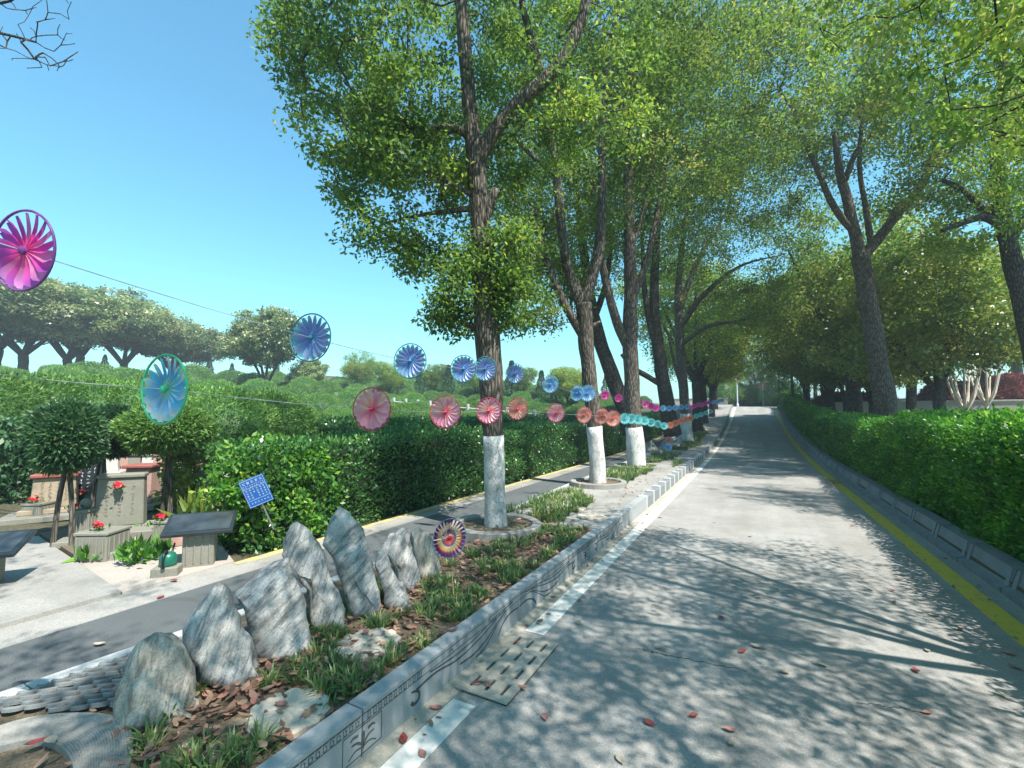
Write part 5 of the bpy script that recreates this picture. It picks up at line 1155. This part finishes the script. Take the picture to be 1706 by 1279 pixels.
def string_set(name, ws, pre, more, label):
    pts = [P(a, b, c) for a, b, c in pre]; cen = [P(w_[0], w_[1], hz(w_[2])) for w_ in ws]; far_ = [P(a, b, hz(c)) for a, b, c, d, e in more]
    allp = pts+cen+far_; path = []
    for i in range(len(allp)-1):
        a, b = allp[i], allp[i+1]
        for k in range(4): t = k/4; p = a+(b-a)*t; p = p-np.array([0, 0, .03*np.linalg.norm(b-a)*4*t*(1-t)*.25]); path.append(p)
    path.append(allp[-1]); mb = MB(); mb.tube(path, .0019, 5); tag(link(name, mb.mesh(name), M['string']), label, 'string')
    n0 = len(pts)
    for i, w_ in enumerate(ws):
        j = n0+i; tg = allp[min(j+1, len(allp)-1)]-allp[max(j-1, 0)]; tg[2] *= .3
        vd = cen[i]-_C; vd = vd/np.linalg.norm(vd); tg = tg/np.linalg.norm(tg); k_ = .3 if i == 0 else .15
        tg = tg*(1-k_)+vd*k_; pinwheel(cen[i], tg, w_[3], w_[4], spin=random.random())
    for i, (a, b, c, pal, gl) in enumerate(more):
        j = n0+len(ws)+i; tg = allp[min(j+1, len(allp)-1)]-allp[max(j-1, 0)]; tg[2] *= .3
        # far wheels turn on the string at slightly different angles
        tg = np.array([far_[i][0]*.05+random.uniform(-.35, .35), 1, random.uniform(-.2, .2)]); pinwheel(far_[i], tg, pal, gl[0], gl[1], False, random.random(), sc=.78)
MG = ('hot pink pinwheel in the run on the upper string by the thick whitewashed trunk', 'hot pink pinwheels on the upper string'); BL = ('pale blue pinwheel in the run on the upper string before the slender tree', 'pale blue pinwheels by the slender tree'); M2 = ('far hot pink pinwheel in the run past the slender whitewashed tree', 'hot pink pinwheels past the slender tree')
TL = ('teal pinwheel in the run on the lower string crossing the thick trunk', 'teal pinwheels on the lower string'); OR = ('orange pinwheel in the run on the lower string by the slender tree', 'orange pinwheels on the lower string'); T2_ = ('far teal pinwheel at the end of the lower string', 'far teal pinwheels'); B2_ = ('far blue pinwheel at the end of the upper string', 'far blue pinwheels')
um = [(u, v, h, 'hotpink', MG) for u, v, h in ((1008, 658, 20), (1030, 663, 17.5), (1047, 667, 16.5), (1064, 668, 16), (1076, 673, 15.5), (1085, 676, 15), (1093, 680, 14.5))]
um += [(1105+k*10, 680-k*.5+random.uniform(-1, 1), 13.5-k*.5, 'lightblue', BL) for k in range(5)]+[(1151+k*6, 678-k*1.4+random.uniform(-1, 1), 11-k*.4, 'hotpink', M2) for k in range(6)]+[(1188+k*5, 670-k+random.uniform(-.6, .6), 8.4-k*.2, 'lightblue', B2_) for k in range(4)]
lo = [(1041+k*11, 697+(k*.8 if k < 3 else 3+(k-3)*2.9)+random.uniform(-1, 1), 23-k*1.2, 'teal', TL) for k in range(7)]+[(1117+k*8.5, 708-k*3.4+(0 if k < 3 else (k-3)*2.4), 15-k*.6, 'orange', OR) for k in range(5)]+[(1160+k*8, 693-k*2.6, 11.5-k*.7, 'teal', T2_) for k in range(4)]
string_set('string', upper, [(-420, 300, 1.25), (-150, 355, 1.4)], um, 'upper string running from tree to tree carrying blue and magenta pinwheels')
string_set('string', lower, [(-420, 610, 1.3), (-100, 640, 1.55), (0, 618+6, 1.75)], lo, 'lower string running from tree to tree carrying pink and teal pinwheels')
# small bow knot on the upper string
kn = P(367, 517, 2.35)
# rainbow wheel on a stake
gq = G(757, 1000, .2); Zq = PX(*gq)[2]; cq = P(749, 896, Zq)
rw = empty('stake_pinwheel', gq); tag(rw, 'rainbow striped pinwheel on a thin stake in the verge grass', 'pinwheel')
mb = MB(); mb.tube([(0, 0, -.05), tuple(cq-gq)], .004, 6); link('stake', mb.mesh('stake'), M['stick'], rw)
bands = [(.6, .02, .02), (.85, .04, .04), (.8, .12, .1), (.18, .03, .3), (.85, .75, .5), (.85, .6, .2), (.75, .06, .1), (.08, .03, .16), (.06, .04, .12)]
fo = Vector((.1, -.75, 0)).normalized(); axis = Vector((_C-cq)).normalized()*.75+Vector((-.35, -.4, .15)); RQ = 31*Zq/FPX
ROTQ = axis.to_track_quat('Z','Y').to_matrix().to_4x4(); OFFQ = Matrix.Translation(Vector(cq-gq))
for k in range(26):
    Vp, Fp, Cp = [], [], []
    rr = np.linspace(.06, 1, len(bands)+3)
    for i, r in enumerate(rr):
        w_ = .10*min(r*1.1, 1)
        for s in (-1, 0, 1):
            Vp.append((s*w_*RQ*.85, r*RQ, s*w_*RQ*.55+.01*math.sin(r*3))); b = bands[min(len(bands)-1, int(r*len(bands)))]; b2_ = bands[(min(len(bands)-1, int(r*len(bands)))+(k % 2)*4) % len(bands)] if r > .85 else b; Cp.append((*b2_, 1))
    for i in range(len(rr)-1):
        for q in (0, 1): Fp.append((3*i+q, 3*i+q+1, 3*i+q+4, 3*i+q+3))
    me = pyd('petal', Vp, Fp); set_col(me, Cp); o = link('petal', me, M['cloth'], rw); o.matrix_local = OFFQ @ ROTQ @ Matrix.Rotation(2*math.pi*k/26, 4, 'Z')
tr = torus_me(RQ, .003); o = link('rim', tr, M['steel'], rw); o.matrix_local = OFFQ @ ROTQ
o = link('hub', mbh.mesh('hub'), M['flower_red'], rw); o.matrix_local = OFFQ @ ROTQ
# knot
mb = MB()
for a in ((.03, .03), (-.03, .02), (.0, -.035), (.035, -.01)): mb.tube([(0, 0, 0), (a[0]*.6, 0, a[1]), (a[0], 0, a[1]*.5)], .003, 4)
# ------------------------------------------------------------------ bare tree whose twigs enter at the top left
bt = P(-330, 700, 3.9); bz = H(bt[0], bt[1])
root = empty('bare_tree', (bt[0], bt[1], bz)); tag(root, 'leafless tree whose thin bare twigs hang over the graves', 'tree')
base = np.array([bt[0], bt[1], bz]); Zt = 3.9
limbs = [[tuple(p[:3]-base)+(r,) for p, r in ((P(-330, 720, Zt), .11), (P(-330, 400, Zt), .09), (P(-310, 150, Zt), .07), (P(-270, 20, Zt), .045))],
         [tuple(p-base)+(r,) for p, r in ((P(-320, 200, Zt), .045), (P(-200, 60, Zt), .028), (P(-90, 40, Zt), .018), (P(0, 55, Zt), .012), (P(60, 70, Zt), .008))],
         [tuple(p-base)+(r,) for p, r in ((P(-250, 100, Zt), .03), (P(-120, -20, Zt), .018), (P(0, 5, Zt), .011), (P(40, -20, Zt), .007))]]
ends = np.array([P(u, v, Zt+random.uniform(-.15, .15))-base for u, v in ((125, 72), (112, 98), (95, 118), (70, 112), (45, 95), (100, 40), (80, 20), (55, 10), (30, 40), (120, 55), (60, 60), (20, 100), (90, 85), (10, 80), (50, 45), (75, 95), (35, 70), (-60, 100), (-120, 130), (-200, -60), (-100, -90), (-260, -120), (-380, -60), (-420, 60), (20, 15), (130, 85))]+[P(u_, v_, Zt+random.uniform(-.2, .2))-base for u_, v_ in [(random.uniform(-40, 128), random.uniform(-30, 120)) for _ in range(46)]])
tb_ = skeleton([smooth_path(l, 4) for l in limbs], ends)
mb = MB()
for lb in limbs: sp_ = smooth_path(lb, 4); mb.tube([p[:3] for p in sp_], [p[3] for p in sp_], 8, lump=.1)
for p, rr in tb_: mb.tube(p, [max(.0022, x*.55) for x in rr], 4, cap=False)
link('trunk', mb.mesh('trunk'), M['bark_dark'], root)

# ------------------------------------------------------------------ background on the right: wall, red shrubs, pale stems
def wall_piece(name, label, a, b, h, th, mat):
    a, b = np.array(a), np.array(b); L = np.linalg.norm(b-a); c = (a+b)/2; z = min(H(a[0], a[1]), H(b[0], b[1])); r = empty(name, (c[0], c[1], z), math.atan2(b[1]-a[1], b[0]-a[0])); tag(r, label, 'wall')
    n = max(2, int(L/2.0)); 
    for i in range(n): bxo('wall_panel', -L/2+L*i/n+.01, -L/2+L*(i+1)/n-.01, -th/2, th/2, -.3, h, mat, r, .01)
    bxo('coping', -L/2, L/2, -th/2-.04, th/2+.04, h+.002, h+.1, mat, r, .01); return r
wall_piece('low_wall', 'long pale retaining wall behind the right-hand hedge', P(1390, 690, 30)[:2], P(1800, 690, 24)[:2], 1.15, .3, M['pale_wall'])
mar = [mound(1.0, .8, 2600, .16, M['leaf_maroon'], .3, .5, .5) for _ in range(2)]
k = 0
for (u0, u1, Z0, Z1_, n) in ((1560, 1800, 27, 25, 11), (1380, 1460, 31, 30, 5), (1575, 1800, 30, 28, 9)):
    for i in range(n):
        u = u0+(u1-u0)*i/(n-1); q = P(u, 690, Z0+(Z1_-Z0)*i/(n-1)+.8); r = empty('red_shrub', (q[0], q[1], H(q[0], q[1])+.55), k); s = random.uniform(.9, 1.2); r.scale = (s, s, s*.9); tag(r, 'maroon-leaved shrub in the bed above the retaining wall', 'shrub', 'maroon shrubs above the wall'); link('foliage', mar[k % 2], None, r); k += 1
def pale_stems(label, u, Z):
    q = P(u, 690, Z); r = empty('pruned_tree', (q[0], q[1], H(q[0], q[1])+0.0)); tag(r, label, 'tree', 'pale pruned trees'); mb = MB(); h0 = 1.75
    mb.tube([(0, 0, -.1), (0, 0, h0*.75)], [.07, .06], 7)
    for i in range(7):
        a = i*.9; e = .35; p = [(0, 0, h0*.72), (math.cos(a)*e*.8, math.sin(a)*e*.8, h0+.1), (math.cos(a)*e*1.2, math.sin(a)*e*1.2, h0+.7), (math.cos(a)*e*1.7, math.sin(a)*e*1.7, h0+1.4)]
        mb.tube(smooth_path(p, 3), [.05]*4+[.035]*3+[.025]*2+[.012], 6)
        for j in range(3): b = p[2+j % 2]; mb.tube([b, (b[0]+random.uniform(-.3, .3), b[1]+random.uniform(-.3, .3), b[2]+.6)], [.016, .007], 4)
    link('trunk', mb.mesh('trunk'), M['bark_pale'], r); return r
pale_stems('pale pruned tree with upswept bare stems before the wall', 1608, 17); pale_stems('pale pruned tree with upswept bare stems before the wall', 1645, 19)
# ------------------------------------------------------------------ far end of the road
def at(u, y):
    d = ray(u, 680); t = y/d[1]; return _C[0]+d[0]*t, y
x, y = at(1229, 50); r = empty('lamp_post', (x, y, H(x, y))); tag(r, 'slim white lamp post at the top of the road', 'lamp post')
mb = MB(); mb.tube([(0, 0, -.1), (0, 0, .3), (0, 0, .31), (0, 0, 3.4)], [.12, .12, .06, .045], 8); link('pole', mb.mesh('pole'), M['white_paint_metal'], r)
mb = MB(); mb.tube([(0, 0, 3.38), (0, 0, 3.45), (0, 0, 3.7), (0, 0, 3.76)], [.06, .14, .14, .04], 10); link('lantern', mb.mesh('lantern'), M['white_stone'], r)
x, y = at(1272, 50); r = empty('direction_sign', (x, y, H(x, y))); tag(r, 'small dark sign board on a post at the road top', 'sign')
mb = MB(); mb.tube([(0, 0, -.1), (0, 0, 2.2)], .05, 8); link('post', mb.mesh('post'), M['steel'], r); bxo('board', -.45, .45, -.03, .03, 1.75, 2.3, M['bark_dark'], r)
x, y = at(1262, 56); plant('broadleaf_tree', vA, (x, y, H(x, y)), .62, .8, 'lone open-crowned tree standing at the top of the road', 'tree')
for (u, yy, s, lab) in ((1205, 54, 1.9, 'big rounded green bush left of the road top'), (1256, 55, 1.5, 'dark ball bush under the lone tree'), (1293, 53, 1.5, 'bright rounded bush at the end of the hedge'), (1218, 56, 1.8, 'rounded bush behind the lamp post'), (1310, 50, 1.4, 'rounded bush between hedge end and conifers')):
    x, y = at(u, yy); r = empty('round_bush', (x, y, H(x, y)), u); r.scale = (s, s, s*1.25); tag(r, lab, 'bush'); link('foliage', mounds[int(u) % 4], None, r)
x, y = at(1222, 52.5); wall_piece('low_wall', 'pale low wall across the top of the road', (x-6, y), (x-.5, y), .7, .25, M['pale_wall']); wall_piece('low_wall', 'pinkish planter wall beyond the top of the road', (x+2.2, y+2), (x+8, y+2), .6, .25, M['pink_stone'])
# short white posts with a rail across the slope
fn = empty('post_fence', (-14, 20, H(-14, 20))); tag(fn, 'white post and rail fence across the shrub slope', 'fence')
bp = [P(u, 690, Z) for u, Z in ((560, 30), (1010, 26))]; n = 22; pm = box_me('post', -.07, .07, -.07, .07, -.8, 1.0, .02); prev = None; bl = np.array([-14, 20, H(-14, 20)])
for i in range(n):
    p = bp[0]+(bp[1]-bp[0])*i/(n-1); z = H(p[0], p[1])+.08; link('post', pm, M['white_stone'], fn, (p[0]-bl[0], p[1]-bl[1], z-bl[2]))
    if prev is not None:
        mb = MB(); mb.tube([prev, (p[0]-bl[0], p[1]-bl[1], z-bl[2]+.75)], .035, 5); link('rail', mb.mesh('rail'), M['white_stone'], fn)
    prev = (p[0]-bl[0], p[1]-bl[1], z-bl[2]+.75)
# small things up the verge
def on_verge(u, v, y): d = ray(u, v); t = y/d[1]; return _C+d*t
for k, (u, yv, pal, lab) in enumerate(((1113, 15.5, 'lightblue', 'small blue pinwheel stuck in the rocks up the verge'), (1114, 16.2, 'coral', 'small red pinwheel stuck above the blue one in the verge rocks'))):
    p = on_verge(u, 745 if k == 0 else 733, yv); p[2] = max(p[2], zr(yv)+.45); pinwheel(p, (.3, .8, .1), pal, lab, None, False, .3); 
    mb = MB(); mb.tube([(p[0], p[1], zr(yv)+.15), tuple(p)], .005, 5); tag(link('garden_stake', mb.mesh('garden_stake'), M['stick']), f'thin stake holding the small {"blue" if k == 0 else "red"} verge pinwheel', 'stake')

# ------------------------------------------------------------------ thin summer haze
hm = bpy.data.materials.new('haze'); hm.use_nodes = True; ht = hm.node_tree; ht.nodes.clear(); ho = ht.nodes.new('ShaderNodeOutputMaterial'); hv = ht.nodes.new('ShaderNodeVolumePrincipled')
hv.inputs['Color'].default_value = (.86, .94, 1, 1); hv.inputs['Density'].default_value = .0026; hv.inputs['Anisotropy'].default_value = .2
ht.links.new(hv.outputs[0], ho.inputs['Volume'])
tag(link('haze', box_me('haze', -950, 950, -450, 950, -30, 19, 0), hm), 'thin pale blue summer haze over the whole place', 'haze', kind='stuff')
